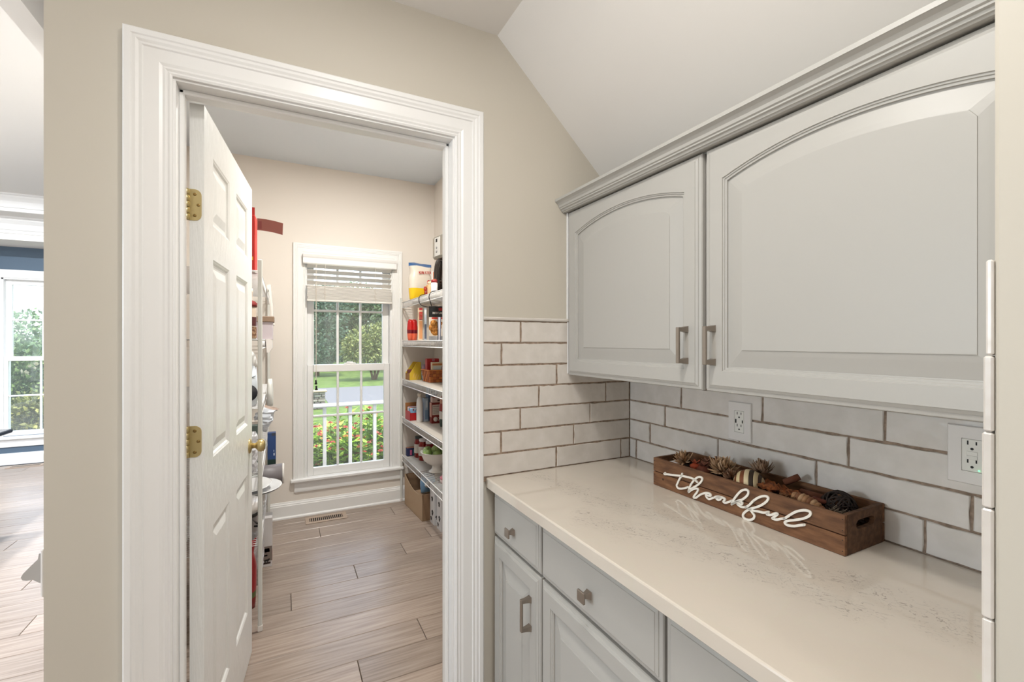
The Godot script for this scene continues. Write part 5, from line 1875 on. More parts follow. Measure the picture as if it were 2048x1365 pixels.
	for yy in [0.072, 0.090, 0.126]:
		st = mk()
		bb(st, Vector3(0.012, yy, hl + 0.001), Vector3(0.075, yy + 0.004, hl + 0.0014))
		part("print", st, mat(Color(0.45, 0.45, 0.46), 0.6), cb)
	b = bag("blue_pouch", "blue and silver pouch with a white round emblem standing in the cardboard box", Vector3(1.045, 0.172, -3.585), 0.125, 0.150, 0.07, 0.15, [[0, 10, Color(0.45, 0.60, 0.74), "bag_body"], [10, 12, Color(0.30, 0.36, 0.44), "sealed_top"]], 0.8)
	bag_patch(b, 0, 0, -0.015, 0.070, 0.024, 0.028, Color(0.88, 0.88, 0.87), 0.0405, "emblem")
	bag_patch(b, 0, 0, 0.045, 0.055, 0.020, 0.040, Color(0.66, 0.66, 0.64), 0.040)
	for q in [[Vector3(1.090, 0, -3.355), "white pet food box with black paw prints standing next to the cardboard box"], [Vector3(1.100, 0, -3.215), "white pet food box with paw prints and a red panel nearest the doorway"]]:
		s = Vector3(0.16, 0.285, 0.10)
		var near: bool = q[0].z > -3.3
		b = pack("pet_food_box", q[1], "box", q[0], s, 0.02, Color(0.85, 0.85, 0.86), [[0, 0.3, 0.56, 1.0, 0.98, Color(0.62, 0.12, 0.20)], [0, 0.42, 0.72, 0.8, 0.88, Color(0.25, 0.22, 0.28)]] if near else [], "white pet food boxes on the pantry floor")
		for pw in [[1, 0.55, 0.66, 1.5], [1, 0.62, 0.30, 1.6], [1, 0.30, 0.12, 1.2], [0, 0.18, 0.20, 1.5], [0, 0.55, 0.32, 1.1], [0, 0.80, 0.16, 1.1]]:
			st = mk()
			var tf := on_face(s, pw[0], pw[1], pw[2])
			for g in [[0, -0.004, 0.0085, 0.0075], [-0.009, 0.005, 0.0036, 0.0050], [-0.0035, 0.0095, 0.0036, 0.0052], [0.0035, 0.0095, 0.0036, 0.0052], [0.009, 0.005, 0.0036, 0.0050]]:
				var ring := []
				for k in 10:
					var a := TAU * k / 10
					ring.append(tf * (Vector3(g[0] + g[2] * cos(a), g[1] + g[3] * sin(a), 0) * pw[3]))
				lathe_blob(st, ring, tf * (Vector3(g[0], g[1], 0) * pw[3]))
			part("paw_print", st, mat(Color(0.10, 0.10, 0.11), 0.5), b)

func lathe_blob(st: SurfaceTool, ring: Array, c: Vector3) -> void:   # a flat printed patch: a rim and a cap
	var n: Vector3 = (ring[1] - ring[0]).cross(ring[2] - ring[1]).normalized() * 0.0004
	var low := []
	var up := []
	for p in ring:
		low.append(p - n)
		up.append(p + n)
	loft(st, [low, up], false, true)

func left_shelf_goods() -> void:
	var y := 1.7265
	var red := Color(0.78, 0.12, 0.07)
	var b := pack("gift_bag", "tall red paper bag with a yellow sticker on the top shelf behind the door", "bag", Vector3(-0.222, y, -2.60), Vector3(0.205, 0.275, 0.09), -0.06, red, [[0, 0.70, 0.10, 0.93, 0.25, Color(0.92, 0.55, 0.12)], [0, 0.70, 0.20, 0.96, 0.26, Color(0.95, 0.72, 0.20)], [0, 0.72, 0.74, 0.9, 0.76, Color(0.92, 0.75, 0.70)], [0, 0.74, 0.79, 0.86, 0.805, Color(0.92, 0.75, 0.70)]])
	var st := mk()
	bb(st, Vector3(-0.10, 0.27, -0.045), Vector3(0.092, 0.335, -0.042))
	part("folded_flap", st, mat(Color(0.66, 0.12, 0.08), 0.5), b)
	var tg := thing("bag_strip", "brown-red translucent strip sticking out from the red bag", "strip", Vector3(-0.113, 1.958, -2.552), -0.12)
	st = mk()
	var lo := []
	var hi := []
	for k in 9:
		var f := k / 8.0
		lo.append(Vector2(0.112 * f, -0.028 - 0.016 * f + 0.004 * sin(f * 3)))
		hi.append(Vector2(0.114 * (1 - f), 0.030 - 0.016 * (1 - f) + 0.004 * sin((1 - f) * 3)))
	extr(st, lo + hi, Vector3(0, 0, 0), Vector3(0, 0, 0.0015), Vector3.RIGHT, Vector3.UP)
	part("strip", st, mat(Color(0.58, 0.32, 0.28), 0.4), tg)
	st = mk()
	bb(st, Vector3(0.004, -0.022, 0.0015), Vector3(0.020, 0.016, 0.0019))
	part("print", st, mat(Color(0.50, 0.18, 0.18), 0.4), tg)
	# hanging white racks on the shelf front (far)
	var rk := thing("hanging_rack", "white curved plastic rack hooked to the far front of the top left shelf", "rack", Vector3(-0.093, 1.722, -3.35))
	st = mk()
	extr(st, [Vector2(0, 0.02), Vector2(0.02, 0.03), Vector2(0.024, 0.0), Vector2(0.034, -0.12), Vector2(0.036, -0.20), Vector2(0.03, -0.205), Vector2(0.022, -0.12), Vector2(0.012, -0.01), Vector2(0.004, 0.0)], Vector3(0, 0, -0.15), Vector3(0, 0, 0.05), Vector3.RIGHT, Vector3.UP)
	part("hook_panel", st, M.white_plastic, rk)
	st = mk()
	bb(st, Vector3(0.012, -0.235, -0.10), Vector3(0.042, -0.200, 0.03), 0.004)
	part("clip", st, M.white_plastic, rk)
	# second shelf
	y = 1.3955
	var jar := thing("canister", "glass canister with a dark red lid on the eye-level shelf behind the door", "canister", Vector3(-0.178, y, -2.60), 0.0)
	st = mk(true)
	lathe(st, [Vector2(0.058, 0), Vector2(0.06, 0.006), Vector2(0.06, 0.165)], 28)
	part("jar_body", st, mat(Color(0.66, 0.60, 0.54), 0.15), jar)
	st = mk(true)
	lathe(st, [Vector2(0.0605, 0.006), Vector2(0.0605, 0.060)], 28, Vector3.ZERO, Vector3.UP, false, false)
	part("filling", st, tri(mat(Color(1, 1, 1), 0.7), noise_tex(0.05, [[0.3, Color(0.36, 0.22, 0.14)], [0.7, Color(0.66, 0.54, 0.42)]], 3, 71, 128), Vector3.ONE * 10), jar)
	st = mk(true)
	lathe(st, [Vector2(0.0607, 0.065), Vector2(0.0607, 0.108)], 28, Vector3.ZERO, Vector3.UP, false, false)
	part("band", st, mat(Color(0.30, 0.10, 0.11), 0.4), jar)
	st = mk(true)
	lathe(st, [Vector2(0.063, 0.160), Vector2(0.064, 0.178), Vector2(0.050, 0.190), Vector2(0.02, 0.196)], 28)
	part("lid", st, mat(Color(0.48, 0.09, 0.09), 0.4), jar)
	b = bag("white_bag", "cream paper bag above the canister on the eye-level shelf", Vector3(-0.215, y, -2.76), 0.16, 0.27, 0.10, 0.0, [[0, 12, Color(0.86, 0.79, 0.72), "bag_body"]], 0.9)
	pack("lidded_box", "lavender patterned box with a brown lid sticking out past the left shelf post", "box", Vector3(-0.150, y, -3.16), Vector3(0.19, 0.108, 0.13), 0.0, Color(0.76, 0.72, 0.74), [])
	st = mk()
	bx(st, Vector3(0, 0.122, 0), Vector3(0.205, 0.034, 0.145), 0.003)
	part("lid", st, mat(Color(0.55, 0.46, 0.38), 0.6), get_node("lidded_box"))
	rk = thing("hanging_rack", "white plastic clip rack hooked to the eye-level left shelf", "rack", Vector3(-0.093, 1.392, -3.12))
	st = mk()
	extr(st, [Vector2(0, 0.004), Vector2(0.016, 0.008), Vector2(0.034, 0.002), Vector2(0.036, -0.045), Vector2(0.020, -0.075), Vector2(0.006, -0.075), Vector2(0.004, -0.03)], Vector3(0, 0, -0.12), Vector3(0, 0, 0.04), Vector3.RIGHT, Vector3.UP)
	part("hook_panel", st, M.white_plastic, rk)
	# third shelf
	y = 1.062
	var apx := thing("hand_mixer", "white rounded kitchen appliance with a dark handle opening on the third left shelf", "appliance", Vector3(-0.180, y, -2.62), 0.0)
	st = mk(true)
	lathe(st, [Vector2(0.055, 0), Vector2(0.064, 0.01), Vector2(0.066, 0.10), Vector2(0.060, 0.20)], 28)
	part("body", st, mat(Color(0.82, 0.85, 0.88), 0.25), apx)
	st = mk(true)
	var pts := []
	for k in 13:
		var a := PI * k / 12.0
		pts.append(Vector3(0.048 * cos(a), 0.195 + 0.085 * sin(a), 0.01))
	tube(st, pts, 0.018, 12)
	part("handle", st, mat(Color(0.90, 0.90, 0.89), 0.25), apx)
	st = mk(true)
	lathe(st, [Vector2(0.042, 0.0), Vector2(0.040, 0.006), Vector2(0.01, 0.008)], 24, Vector3(0.028, 0.070, 0.058), Vector3(0.3, 0.25, 0.92).normalized())
	part("dial", st, mat(Color(0.10, 0.11, 0.14), 0.3), apx)
	st = mk(true)
	tube(st, smooth_path([Vector3(-0.03, 0.12, 0.062), Vector3(0.02, 0.135, 0.063), Vector3(0.058, 0.150, 0.034)], 4), 0.0018, 6)
	part("seam", st, mat(Color(0.25, 0.27, 0.30), 0.4), apx)
	b = bag("plastic_bag", "limp white plastic bag with a pink spot on the third left shelf", Vector3(-0.200, y + 0.003, -2.92), 0.17, 0.095, 0.09, 0.0, [[0, 12, Color(0.82, 0.81, 0.81), "bag_body"]], 0.9, "bag", "", 0.10)
	bag_patch(b, 0, 0, 0.06, 0.06, 0.010, 0.007, Color(0.88, 0.45, 0.60), 0.048)
	b = bag("plastic_bag", "tall white bag drooping past the post from the third left shelf", Vector3(-0.072, 0.985, -3.20), 0.036, 0.165, 0.12, 0.0, [[0, 12, Color(0.86, 0.86, 0.84), "bag_body"]], 0.6)
	# fourth shelf
	y = 0.7345
	b = bag("foil_bag", "crumpled silver foil bag opening outwards above the fourth left shelf", Vector3(-0.128, y + 0.13, -3.05), 0.09, 0.145, 0.08, 0.1, [[0, 11, Color(0.78, 0.80, 0.83), "bag_body"], [11, 12, Color(0.66, 0.58, 0.53), "bag_mouth"]], 1.3, "bag", "", 0.16)
	b.rotation.z = -0.36
	b = bag("plastic_bag", "white bag bulging beside the door's latch edge on the fourth left shelf", Vector3(-0.185, y, -2.60), 0.15, 0.20, 0.10, 0.0, [[0, 12, Color(0.83, 0.83, 0.85), "bag_body"]], 0.9, "bag", "", 0.10)
	pack("cook_book", "dark green and grey box behind the white bag on the fourth left shelf", "box", Vector3(-0.20, y, -2.80), Vector3(0.20, 0.20, 0.05), 0.0, Color(0.36, 0.42, 0.40), [[0, 0.8, 0.2, 1.0, 0.5, Color(0.62, 0.66, 0.68)]])
	pack("magazine_stack", "pale upright magazine at the post on the fourth left shelf", "magazine", Vector3(-0.170, y, -2.95), Vector3(0.11, 0.20, 0.03), 0.0, Color(0.84, 0.80, 0.77), [[0, 0.7, 0.1, 0.9, 0.8, Color(0.75, 0.66, 0.60)]])
	pack("blue_box", "narrow dark blue box with white print standing out beyond the left shelf post", "box", Vector3(-0.066, 0.585, -3.36), Vector3(0.048, 0.205, 0.05), 0.0, Color(0.15, 0.26, 0.46), [[0, 0.72, 0.28, 0.86, 0.36, Color(0.80, 0.83, 0.88)], [0, 0.72, 0.40, 0.80, 0.46, Color(0.70, 0.75, 0.82)], [0, 0.0, 0.0, 1.0, 0.16, Color(0.10, 0.20, 0.18)], [0, 0.5, 0.9, 1.0, 1.0, Color(0.22, 0.24, 0.30)]])
	var roll := thing("paper_roll", "thick grey cylinder with a white end cap lying across the left shelf", "roll", Vector3(-0.190, 0.552, -3.21))
	st = mk(true)
	lathe(st, [Vector2(0.062, 0), Vector2(0.062, 0.19)], 32, Vector3.ZERO, Vector3.RIGHT)
	part("tube", st, mat(Color(0.47, 0.45, 0.46), 0.45), roll)
	st = mk(true)
	lathe(st, [Vector2(0.0635, 0.186), Vector2(0.0635, 0.194), Vector2(0.058, 0.197)], 32, Vector3.ZERO, Vector3.RIGHT)
	part("end_cap", st, M.white_plastic, roll)
	# fifth shelf: platters and a pan
	y = 0.4045
	var pl := ["uppermost white platter of the stack jutting out from the left shelf", "second white platter under the uppermost one, pushed further out", "lowest white platter of the jutting stack"]
	for k in 3:
		var t := thing("serving_platter", pl[k], "platter", Vector3(-0.185 + [0.0, 0.050, 0.042][k], y + [0.160, 0.136, 0.118][k], -2.93 - 0.03 * k), 0.0, "white platters on the lowest left shelf")
		st = mk(true)
		lathe(st, [Vector2(0.06, 0.0), Vector2(0.09, 0.004), Vector2(0.125, 0.017), Vector2(0.130, 0.020), Vector2(0.124, 0.021), Vector2(0.09, 0.010), Vector2(0.06, 0.006), Vector2(0.002, 0.005)], 40)
		part("dish", st, mat(Color(0.90, 0.90, 0.90), 0.18), t)
		t.scale = Vector3(1.0, 1.0, 1.25)
	var lid := thing("cake_dome", "white domed dish with a dark base on the lowest left shelf by the door", "dish", Vector3(-0.205, y + 0.118, -2.62), 0.0)
	st = mk(true)
	lathe(st, [Vector2(0.105, 0.018), Vector2(0.104, 0.060), Vector2(0.098, 0.068), Vector2(0.02, 0.072)], 36)
	part("cover", st, mat(Color(0.88, 0.87, 0.86), 0.25), lid)
	st = mk(true)
	lathe(st, [Vector2(0.09, 0.0), Vector2(0.108, 0.004), Vector2(0.109, 0.018)], 36)
	part("base", st, M.black, lid)
	var pot := thing("steel_pot", "brushed steel pot under the domed dish on the lowest left shelf", "pot", Vector3(-0.205, y, -2.62), 0.0)
	st = mk(true)
	lathe(st, [Vector2(0.085, 0), Vector2(0.092, 0.008), Vector2(0.092, 0.108), Vector2(0.095, 0.112)], 36)
	part("pot_body", st, mat(Color(0.60, 0.60, 0.61), 0.3, 0.7), pot)
	st = mk(true)
	tube(st, smooth_path([Vector3(0.088, 0.07, 0.02), Vector3(0.105, 0.075, 0.04), Vector3(0.100, 0.075, 0.07), Vector3(0.08, 0.07, 0.055)], 4), 0.005, 8)
	part("handle", st, M.black, pot)
	pack("canned_pack", "grey boxed pack under the platters on the lowest left shelf", "box", Vector3(-0.165, y, -2.98), Vector3(0.12, 0.112, 0.16), 0.0, Color(0.76, 0.78, 0.78), [[0, 0.55, 0.3, 0.8, 0.75, Color(0.16, 0.16, 0.18)]])
	# floor: red sack and a pet food bag
	b = bag("red_sack", "tall crimson sack with a green mark standing on the floor under the left shelves", Vector3(-0.230, 0, -2.72), 0.215, 0.375, 0.12, 0.0, [[0, 2, Color(0.55, 0.10, 0.10), "bag_body"], [2, 3, Color(0.36, 0.40, 0.20), "green_band"], [3, 12, Color(0.62, 0.10, 0.14), "bag_body"]], 1.0)
	b = bag("plastic_bag", "white crinkled bag on the floor between red sack and pet food bag", Vector3(-0.20, 0.10, -2.95), 0.20, 0.27, 0.10, 0.0, [[0, 12, Color(0.82, 0.82, 0.84), "bag_body"]], 0.9, "bag", "", 0.10)
	b = pack("pet_food_bag", "white and brown pet food bag with a dog picture on the pantry floor", "bag", Vector3(-0.145, 0, -3.22), Vector3(0.17, 0.30, 0.11), 0.0, Color(0.80, 0.78, 0.77), [[0, 0.45, 0.12, 1.0, 0.42, Color(0.48, 0.43, 0.40)], [0, 0.60, 0.06, 0.95, 0.10, Color(0.20, 0.14, 0.13)], [0, 0.62, 0.30, 0.92, 0.38, Color(0.36, 0.13, 0.13)], [0, 0.62, 0.22, 0.85, 0.25, Color(0.85, 0.82, 0.80)], [3, 0.1, 0.1, 0.5, 0.3, Color(0.60, 0.25, 0.25)]])
	st = mk()
	for q in [[0.055, 0.040, 0.012, 0.006], [0.068, 0.046, 0.005, 0.004], [0.047, 0.031, 0.0025, 0.006], [0.061, 0.031, 0.0025, 0.006]]:
		bx(st, Vector3(q[0], q[1], 0.0560), Vector3(q[2] * 2, q[3] * 2, 0.001))
	part("dog_picture", st, M.black, b)

# ------------------------------------------------------------------ outside
func leaf_mesh(len: float, w: float) -> ArrayMesh:
	var st := mk(true)
	var c := Vector3.ZERO
	var tip := Vector3(0, 0, len)
	var l := Vector3(-w / 2, 0.0, len * 0.45)
	var r := Vector3(w / 2, 0.0, len * 0.45)
	var m := Vector3(0, -w * 0.18, len * 0.5)
	tri3(st, c, m, l)
	tri3(st, l, m, tip)
	tri3(st, c, r, m)
	tri3(st, r, tip, m)
	st.generate_normals()
	return st.commit()

func leaf_mat(c: Color) -> StandardMaterial3D:
	var m := mat(Color(1, 1, 1), 0.6)
	m.vertex_color_use_as_albedo = true
	m.cull_mode = BaseMaterial3D.CULL_DISABLED
	m.backlight_enabled = true
	m.backlight = c.darkened(0.45)
	return m

func scatter(called: String, parent: Node, mesh: Mesh, m: Material, xf: Array, cols: Array) -> MultiMeshInstance3D:
	var mm := MultiMesh.new()
	mm.transform_format = MultiMesh.TRANSFORM_3D
	mm.use_colors = true
	mm.mesh = mesh
	mm.instance_count = xf.size()
	for i in xf.size():
		mm.set_instance_transform(i, xf[i])
		mm.set_instance_color(i, cols[i])
	var o := MultiMeshInstance3D.new()
	o.multimesh = mm
	o.material_override = m
	put(o, called, parent)
	o.set_meta("kind", "stuff")
	return o

func rand_dir() -> Vector3:
	return Vector3(rng.randfn(), rng.randfn(), rng.randfn()).normalized()

func crown(parent: Node, blobs: Array, count: int, len: float, c0: Color, c1: Color, flat := 0.0) -> void:
	# blobs: [centre, radii]; leaves sit mostly near each blob's skin
	var xf := []
	var cols := []
	for i in count:
		var b: Array = blobs[rng.randi() % blobs.size()]
		var d := rand_dir()
		var r := pow(rng.randf(), 0.35)
		var p: Vector3 = b[0] + b[1] * d * r
		var out := (d + rand_dir() * 0.9 + Vector3(0, -0.25, 0)).normalized()
		var up := rand_dir()
		var bs := Basis.looking_at(-out, up) if absf(out.dot(up)) < 0.95 else Basis.looking_at(-out, Vector3(up.y, up.z, up.x))
		xf.append(Transform3D(bs.scaled(Vector3.ONE * rng.randf_range(0.7, 1.3)), p))
		cols.append(c0.lerp(c1, clampf(rng.randf(), 0, 1)).srgb_to_linear())
	scatter("foliage", parent, leaf_mesh(len, len * 0.55), leaf_mat(c0.lerp(c1, 0.6)), xf, cols)

func tree(label: String, at: Vector3, blobs: Array, count: int, len: float, c0: Color, c1: Color, trunk_r: float, stems: Array, called := "tree", group := "") -> Node3D:
	var t := thing(called, label, "tree" if called == "tree" else "shrub", at, 0.0, group)
	var bark := mat(Color(0.34, 0.27, 0.21), 0.9)
	for s in stems:
		var st := mk(true)
		tube(st, smooth_path(s, 4), trunk_r, 8, trunk_r * 0.45)
		part("trunk" if called == "tree" else "stem", st, bark, t)
	crown(t, blobs, count, len, c0, c1)
	return t

func outside() -> void:
	var gy := -0.6
	# lawn and drive
	var st := mk()
	bb(st, Vector3(-60, gy - 0.5, -110), Vector3(60, gy, -7.3))
	var lawn := struct("ground", st, tri(mat(Color(1, 1, 1), 0.95), noise_tex(0.02, [[0.2, Color(0.28, 0.37, 0.13)], [0.6, Color(0.35, 0.45, 0.17)], [0.9, Color(0.43, 0.50, 0.23)]], 5, 81), Vector3.ONE * 0.25), "green lawn rising towards the trees", "lawn")
	st = mk()
	bb(st, Vector3(-0.735, gy - 0.5, -7.3), Vector3(60, gy, PB - 0.17))
	tag(part("soil_bed", st, mat(Color(0.30, 0.24, 0.18), 0.95)), "bare soil strip under the flower bed", "soil", "", "structure")
	st = mk()
	bb(st, Vector3(1.30, gy - 0.05, -20.9), Vector3(16.0, gy + 0.012, -15.2), 0.005)
	struct("driveway", st, tri(mat(Color(1, 1, 1), 0.9), noise_tex(0.05, [[0.2, Color(0.40, 0.40, 0.41)], [0.8, Color(0.455, 0.455, 0.47)]], 4, 83, 256), Vector3.ONE), "pale grey driveway beyond the flowers", "driveway")
	# porch railing
	var rl := thing("porch_railing", "white porch railing with square balusters in front of the flowers", "railing", Vector3(0, 0, -5.0))
	st = mk()
	extr(st, [Vector2(-0.04, 0), Vector2(0.04, 0), Vector2(0.045, 0.008), Vector2(0.045, 0.020), Vector2(0.02, 0.034), Vector2(-0.02, 0.034), Vector2(-0.045, 0.020), Vector2(-0.045, 0.008)], Vector3(-0.6, 0.716, 0), Vector3(2.4, 0.716, 0), Vector3(0, 0, -1), Vector3.UP)
	part("top_rail", st, M.trim, rl)
	st = mk()
	bb(st, Vector3(-0.6, -0.02, -0.03), Vector3(2.4, 0.04, 0.03), 0.005)
	part("bottom_rail", st, M.trim, rl)
	for k in range(-3, 8):
		st = mk()
		var x := 0.378 + 0.248 * k
		bb(st, Vector3(x - 0.017, 0.04, -0.017), Vector3(x + 0.017, 0.717, 0.017), 0.003)
		part("baluster", st, M.trim, rl)
	for x in [-0.62, 2.42]:
		st = mk()
		bb(st, Vector3(x - 0.05, gy, -0.05), Vector3(x + 0.05, 0.80, 0.05), 0.006)
		part("post", st, M.trim, rl)
	# flowers
	var g0 := Color(0.42, 0.60, 0.16)
	var g1 := Color(0.74, 0.86, 0.36)
	var heads := [Color(0.80, 0.38, 0.30), Color(0.78, 0.30, 0.26), Color(0.84, 0.46, 0.40), Color(0.72, 0.22, 0.20), Color(0.88, 0.56, 0.28)]
	var lm := leaf_mesh(0.115, 0.042)
	for i in 60:
		var rowz := -5.20 - 0.13 * (i % 6) - rng.randf() * 0.06
		var u := (i / 6) / 9.0
		var x := lerpf(0.10, 1.55, clampf(u + rng.randf_range(-0.04, 0.04), -0.1, 1.1)) * (-rowz / 5.6)
		var h := rng.randf_range(0.86, 1.16) + 0.02 * (i % 6)
		var names := ["coral", "deep red", "pink", "crimson", "orange"]
		var hc := i % 5
		var t := thing("flower_plant", "%s-flowered leafy plant, %s from the left in the %s row behind the railing" % [names[hc], ["first", "second", "third", "fourth", "fifth", "sixth", "seventh", "eighth", "ninth", "tenth"][i / 6], ["nearest", "second", "third", "fourth", "fifth", "farthest"][i % 6]], "flower", Vector3(x, gy, rowz), rng.randf() * TAU, "flower plants behind the porch railing")
		var xf := []
		var cols := []
		var tips := []
		st = mk(true)
		for s in 3:
			var a := TAU * s / 3.0 + rng.randf()
			var hh := h * rng.randf_range(0.72, 1.0)
			var tip := Vector3(cos(a) * 0.07, hh, sin(a) * 0.07)
			tube(st, [Vector3(cos(a) * 0.01, 0, sin(a) * 0.01), Vector3(cos(a) * 0.03, hh * 0.5, sin(a) * 0.03), tip], 0.0035, 5)
			tips.append(tip)
			for k in 46:
				var f := rng.randf_range(0.05, 0.97)
				var p := Vector3(cos(a) * 0.07 * f, hh * f, sin(a) * 0.07 * f)
				var b := rng.randf() * TAU
				var d := Vector3(cos(b), rng.randf_range(0.0, 0.8), sin(b)).normalized()
				xf.append(Transform3D(Basis.looking_at(-d, Vector3.UP).scaled(Vector3.ONE * rng.randf_range(0.8, 1.5)), p))
				cols.append(g0.lerp(g1, rng.randf()).srgb_to_linear())
		part("stem", st, mat(Color(0.34, 0.46, 0.18), 0.7), t)
		scatter("foliage", t, lm, leaf_mat(g1), xf, cols)
		for tip in tips:
			st = mk(true)
			for l in 2:
				for k in 11:
					var a := TAU * (k + 0.5 * l) / 11
					petal(st, tip + Vector3(0, 0.004 * l, 0), Vector3(cos(a), 0.06 + 0.3 * l, sin(a)).normalized(), Vector3.UP, 0.034 - 0.009 * l, 0.0085, -0.25)
			part("blossom", st, mat(heads[hc].lerp(heads[(hc + s_pick(tip)) % 5], 0.3), 0.7), t)
			st = mk(true)
			lathe(st, [Vector2(0.012, 0.0), Vector2(0.013, 0.006), Vector2(0.008, 0.014), Vector2(0.001, 0.016)], 10, tip)
			part("seed_head", st, mat(Color(0.42, 0.20, 0.10), 0.8), t)
	# stone wall end beside the drive
	var sw := thing("stone_wall", "low grey stacked stone wall beside the driveway", "wall", Vector3(0.1, gy, -14.6))
	var sm := [mat(Color(0.52, 0.49, 0.46), 0.9), mat(Color(0.62, 0.59, 0.55), 0.9), mat(Color(0.44, 0.41, 0.39), 0.9)]
	for r in 7:
		var x := -1.3 + rng.randf() * 0.1
		while x < 0.95:
			var w := minf(rng.randf_range(0.13, 0.26), 1.02 - x)
			st = mk()
			bx(st, Vector3(x + w / 2, 0.035 + 0.072 * r, rng.randf_range(-0.015, 0.015)), Vector3(w - 0.012, 0.066, 0.34), 0.014)
			part("stone", st, sm[rng.randi() % 3], sw)
			x += w
	st = mk()
	bb(st, Vector3(-1.3, 0.50, -0.20), Vector3(1.06, 0.545, 0.20), 0.012)
	part("cap_stone", st, mat(Color(0.70, 0.62, 0.52), 0.85), sw)
	# trees seen through the pantry window
	var V := func(x: float, y: float, z: float) -> Vector3: return Vector3(x, y, z)
	tree("rounded yellow-green tree right of the window centre, lit on top", Vector3(4.25, gy, -24.5), [[V.call(0, 1.75, 0), V.call(1.55, 1.2, 1.5)], [V.call(-0.75, 1.6, 0.2), V.call(0.9, 0.8, 0.9)], [V.call(0.7, 2.2, 0), V.call(1.0, 0.9, 0.9)]], 5200, 0.17, Color(0.30, 0.36, 0.17), Color(0.62, 0.64, 0.36), 0.07, [[V.call(-0.05, 0, 0), V.call(-0.2, 0.6, 0), V.call(-0.55, 1.3, 0)], [V.call(0.03, 0, 0), V.call(0.05, 0.7, 0.1), V.call(0.1, 1.5, 0)], [V.call(0.08, 0, 0), V.call(0.3, 0.6, 0), V.call(0.65, 1.3, 0)]])
	tree("tall blue-green evergreen filling the left panes of the pantry window", Vector3(1.75, gy, -28.5), [[V.call(0, 2.6, 0), V.call(1.7, 2.0, 1.5)], [V.call(-0.9, 3.6, 0), V.call(1.3, 1.3, 1.2)], [V.call(0.7, 4.1, -0.3), V.call(1.3, 1.3, 1.2)], [V.call(0, 1.4, 0.4), V.call(1.5, 0.8, 1.1)]], 7000, 0.19, Color(0.19, 0.29, 0.22), Color(0.42, 0.54, 0.42), 0.13, [[V.call(0, 0, 0), V.call(0.05, 1.5, 0), V.call(0, 4, 0)]])
	tree("dark dense tree behind the rounded yellow-green tree", Vector3(5.2, gy, -33.5), [[V.call(0, 3.2, 0), V.call(2.2, 1.9, 1.6)], [V.call(-1.6, 3.9, 0), V.call(1.7, 1.6, 1.3)], [V.call(1.5, 4.4, 0), V.call(1.6, 1.3, 1.3)]], 7000, 0.22, Color(0.15, 0.24, 0.14), Color(0.36, 0.47, 0.27), 0.16, [[V.call(0, 0, 0), V.call(0.1, 2, 0), V.call(0, 4, 0)]])
	tree("pale green tree crowning the back row above the window blind's edge", Vector3(3.0, gy, -37.0), [[V.call(0, 4.6, 0), V.call(2.6, 1.9, 1.6)], [V.call(2.0, 5.0, 0), V.call(2.0, 1.6, 1.4)], [V.call(-2.2, 4.4, 0), V.call(2.0, 1.8, 1.4)]], 7500, 0.23, Color(0.27, 0.38, 0.20), Color(0.50, 0.60, 0.38), 0.17, [[V.call(0, 0, 0), V.call(0, 2.5, 0), V.call(0, 5, 0)], [V.call(-1.3, 0, 0), V.call(-1.4, 2, 0), V.call(-1.2, 4, 0)]])
	for q in [[0.3, -35.0, "leftmost bare-trunked tree at the lawn's edge"], [2.7, -33.0, "bare-trunked tree at the lawn's edge behind the middle panes"], [6.9, -30.0, "dark green tree at the right edge of the pantry window view"]]:
		tree(q[2], Vector3(q[0], gy, q[1]), [[V.call(0, 3.6, 0), V.call(1.8, 1.7, 1.3)], [V.call(0.6, 2.2, 0), V.call(1.3, 0.9, 1.0)]], 4200, 0.21, Color(0.16, 0.25, 0.14), Color(0.36, 0.47, 0.26), 0.14, [[V.call(0, 0, 0), V.call(0.05, 1.6, 0), V.call(0, 3.4, 0)]])
	for q in [[1.5, -47.0, "far hedge tree showing behind the blue-green evergreen"], [5.0, -48.0, "far hedge tree showing behind the back row crown"], [8.6, -46.0, "far hedge tree at the right edge of the pantry window view"]]:
		tree(q[2], Vector3(q[0], gy, q[1]), [[V.call(0, 2.6, 0), V.call(2.3, 2.6, 1.6)], [V.call(0.8, 1.2, 0.4), V.call(2.0, 1.3, 1.3)]], 2600, 0.36, Color(0.17, 0.26, 0.15), Color(0.38, 0.49, 0.28), 0.2, [[V.call(0, 0, 0), V.call(0, 1.5, 0), V.call(0, 3, 0)]], "tree", "far hedge line trees")
	# garden seen through the far window
	for q in [[-3.65, -9.6, 0.58, "feathery olive-green juniper in front of the far window", Color(0.30, 0.34, 0.14), Color(0.62, 0.62, 0.32), 0.085], [-4.6, -9.9, 0.55, "olive-green juniper at the left edge of the far window", Color(0.30, 0.34, 0.14), Color(0.58, 0.58, 0.30), 0.085], [-2.9, -9.5, 0.55, "olive-green juniper hidden by the doorway wall", Color(0.30, 0.34, 0.14), Color(0.58, 0.58, 0.30), 0.085]]:
		tree(q[3], Vector3(q[0], gy, q[1]), [[V.call(0, q[2], 0), V.call(0.75, 0.62, 0.5)], [V.call(0.3, q[2] + 0.15, 0.1), V.call(0.5, 0.4, 0.4)]], 4200, q[6], q[4], q[5], 0.02, [[V.call(0, 0, 0), V.call(0.05, 0.4, 0), V.call(0.1, 0.8, 0)]], "juniper_shrub")
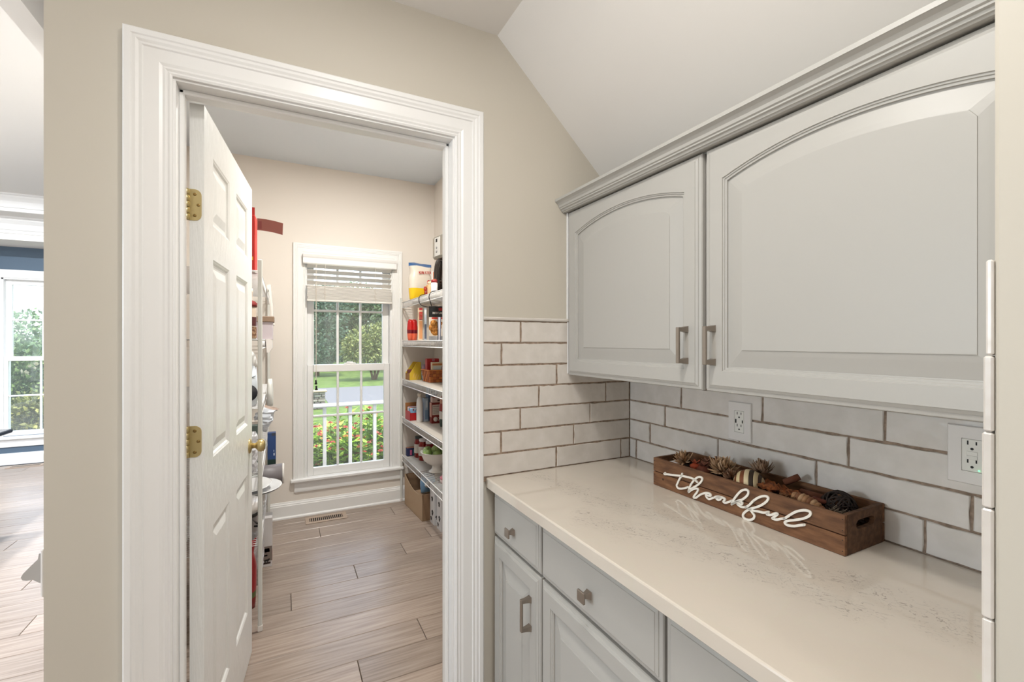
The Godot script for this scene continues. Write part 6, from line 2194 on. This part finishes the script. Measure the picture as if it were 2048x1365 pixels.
	for q in [[-4.35, -11.4, "hydrangea shrub with creamy flower heads behind the junipers", 1.15], [-2.85, -11.6, "hydrangea shrub with creamy flower heads near the doorway wall edge", 1.1]]:
		var t := tree(q[2], Vector3(q[0], gy, q[1]), [[V.call(0, q[3], 0), V.call(0.72, 0.72, 0.55)]], 3400, 0.11, Color(0.22, 0.32, 0.16), Color(0.46, 0.55, 0.30), 0.02, [[V.call(0, 0, 0), V.call(0.05, 0.5, 0), V.call(0.1, 1.0, 0)]], "hydrangea_shrub")
		for k in 16:
			var d := rand_dir()
			d = Vector3(d.x, absf(d.y) * 0.9, absf(d.z))
			var c0: Vector3 = Vector3(0, q[3], 0) + Vector3(0.72, 0.72, 0.56) * d
			st = mk(true)
			for i in 14:
				var e := rand_dir()
				petal(st, c0 + e * 0.03, e, e.cross(Vector3(0.2, 0.9, 0.4)).normalized(), 0.05, 0.024, 0.2)
			part("flower_head", st, mat(Color(0.86, 0.82, 0.70), 0.8), t)
	var mp := tree("dark red-leaved small maple at the left of the far window", Vector3(-5.2, gy, -10.9), [[V.call(0, 1.25, 0), V.call(0.42, 0.5, 0.4)]], 1500, 0.09, Color(0.30, 0.16, 0.15), Color(0.46, 0.30, 0.26), 0.03, [[V.call(0, 0, 0), V.call(0.02, 0.6, 0), V.call(0, 1.1, 0)]], "maple_shrub")
	for q in [[-7.5, -22.0, 1.9, "mid green tree at the left of the far window view", Color(0.30, 0.42, 0.24), Color(0.52, 0.62, 0.42)], [-5.9, -21.0, 1.75, "darker green tree beside it in the far window view", Color(0.26, 0.38, 0.25), Color(0.46, 0.56, 0.40)], [-10.5, -25.0, 2.0, "pale green tree furthest left beyond the far window", Color(0.32, 0.44, 0.28), Color(0.56, 0.65, 0.46)], [-4.0, -23.0, 1.8, "green tree hidden mostly by the doorway wall", Color(0.30, 0.42, 0.24), Color(0.50, 0.60, 0.40)]]:
		tree(q[3], Vector3(q[0], gy, q[1]), [[V.call(0, q[2], 0), V.call(1.7, 1.25, 1.2)], [V.call(-0.6, q[2] - 0.6, 0.5), V.call(1.4, 0.9, 0.9)]], 3800, 0.17, q[4], q[5], 0.10, [[V.call(0, 0, 0), V.call(0, 1, 0), V.call(0, 2, 0)]])

func s_pick(p: Vector3) -> int:
	return absi(hash(p)) % 3
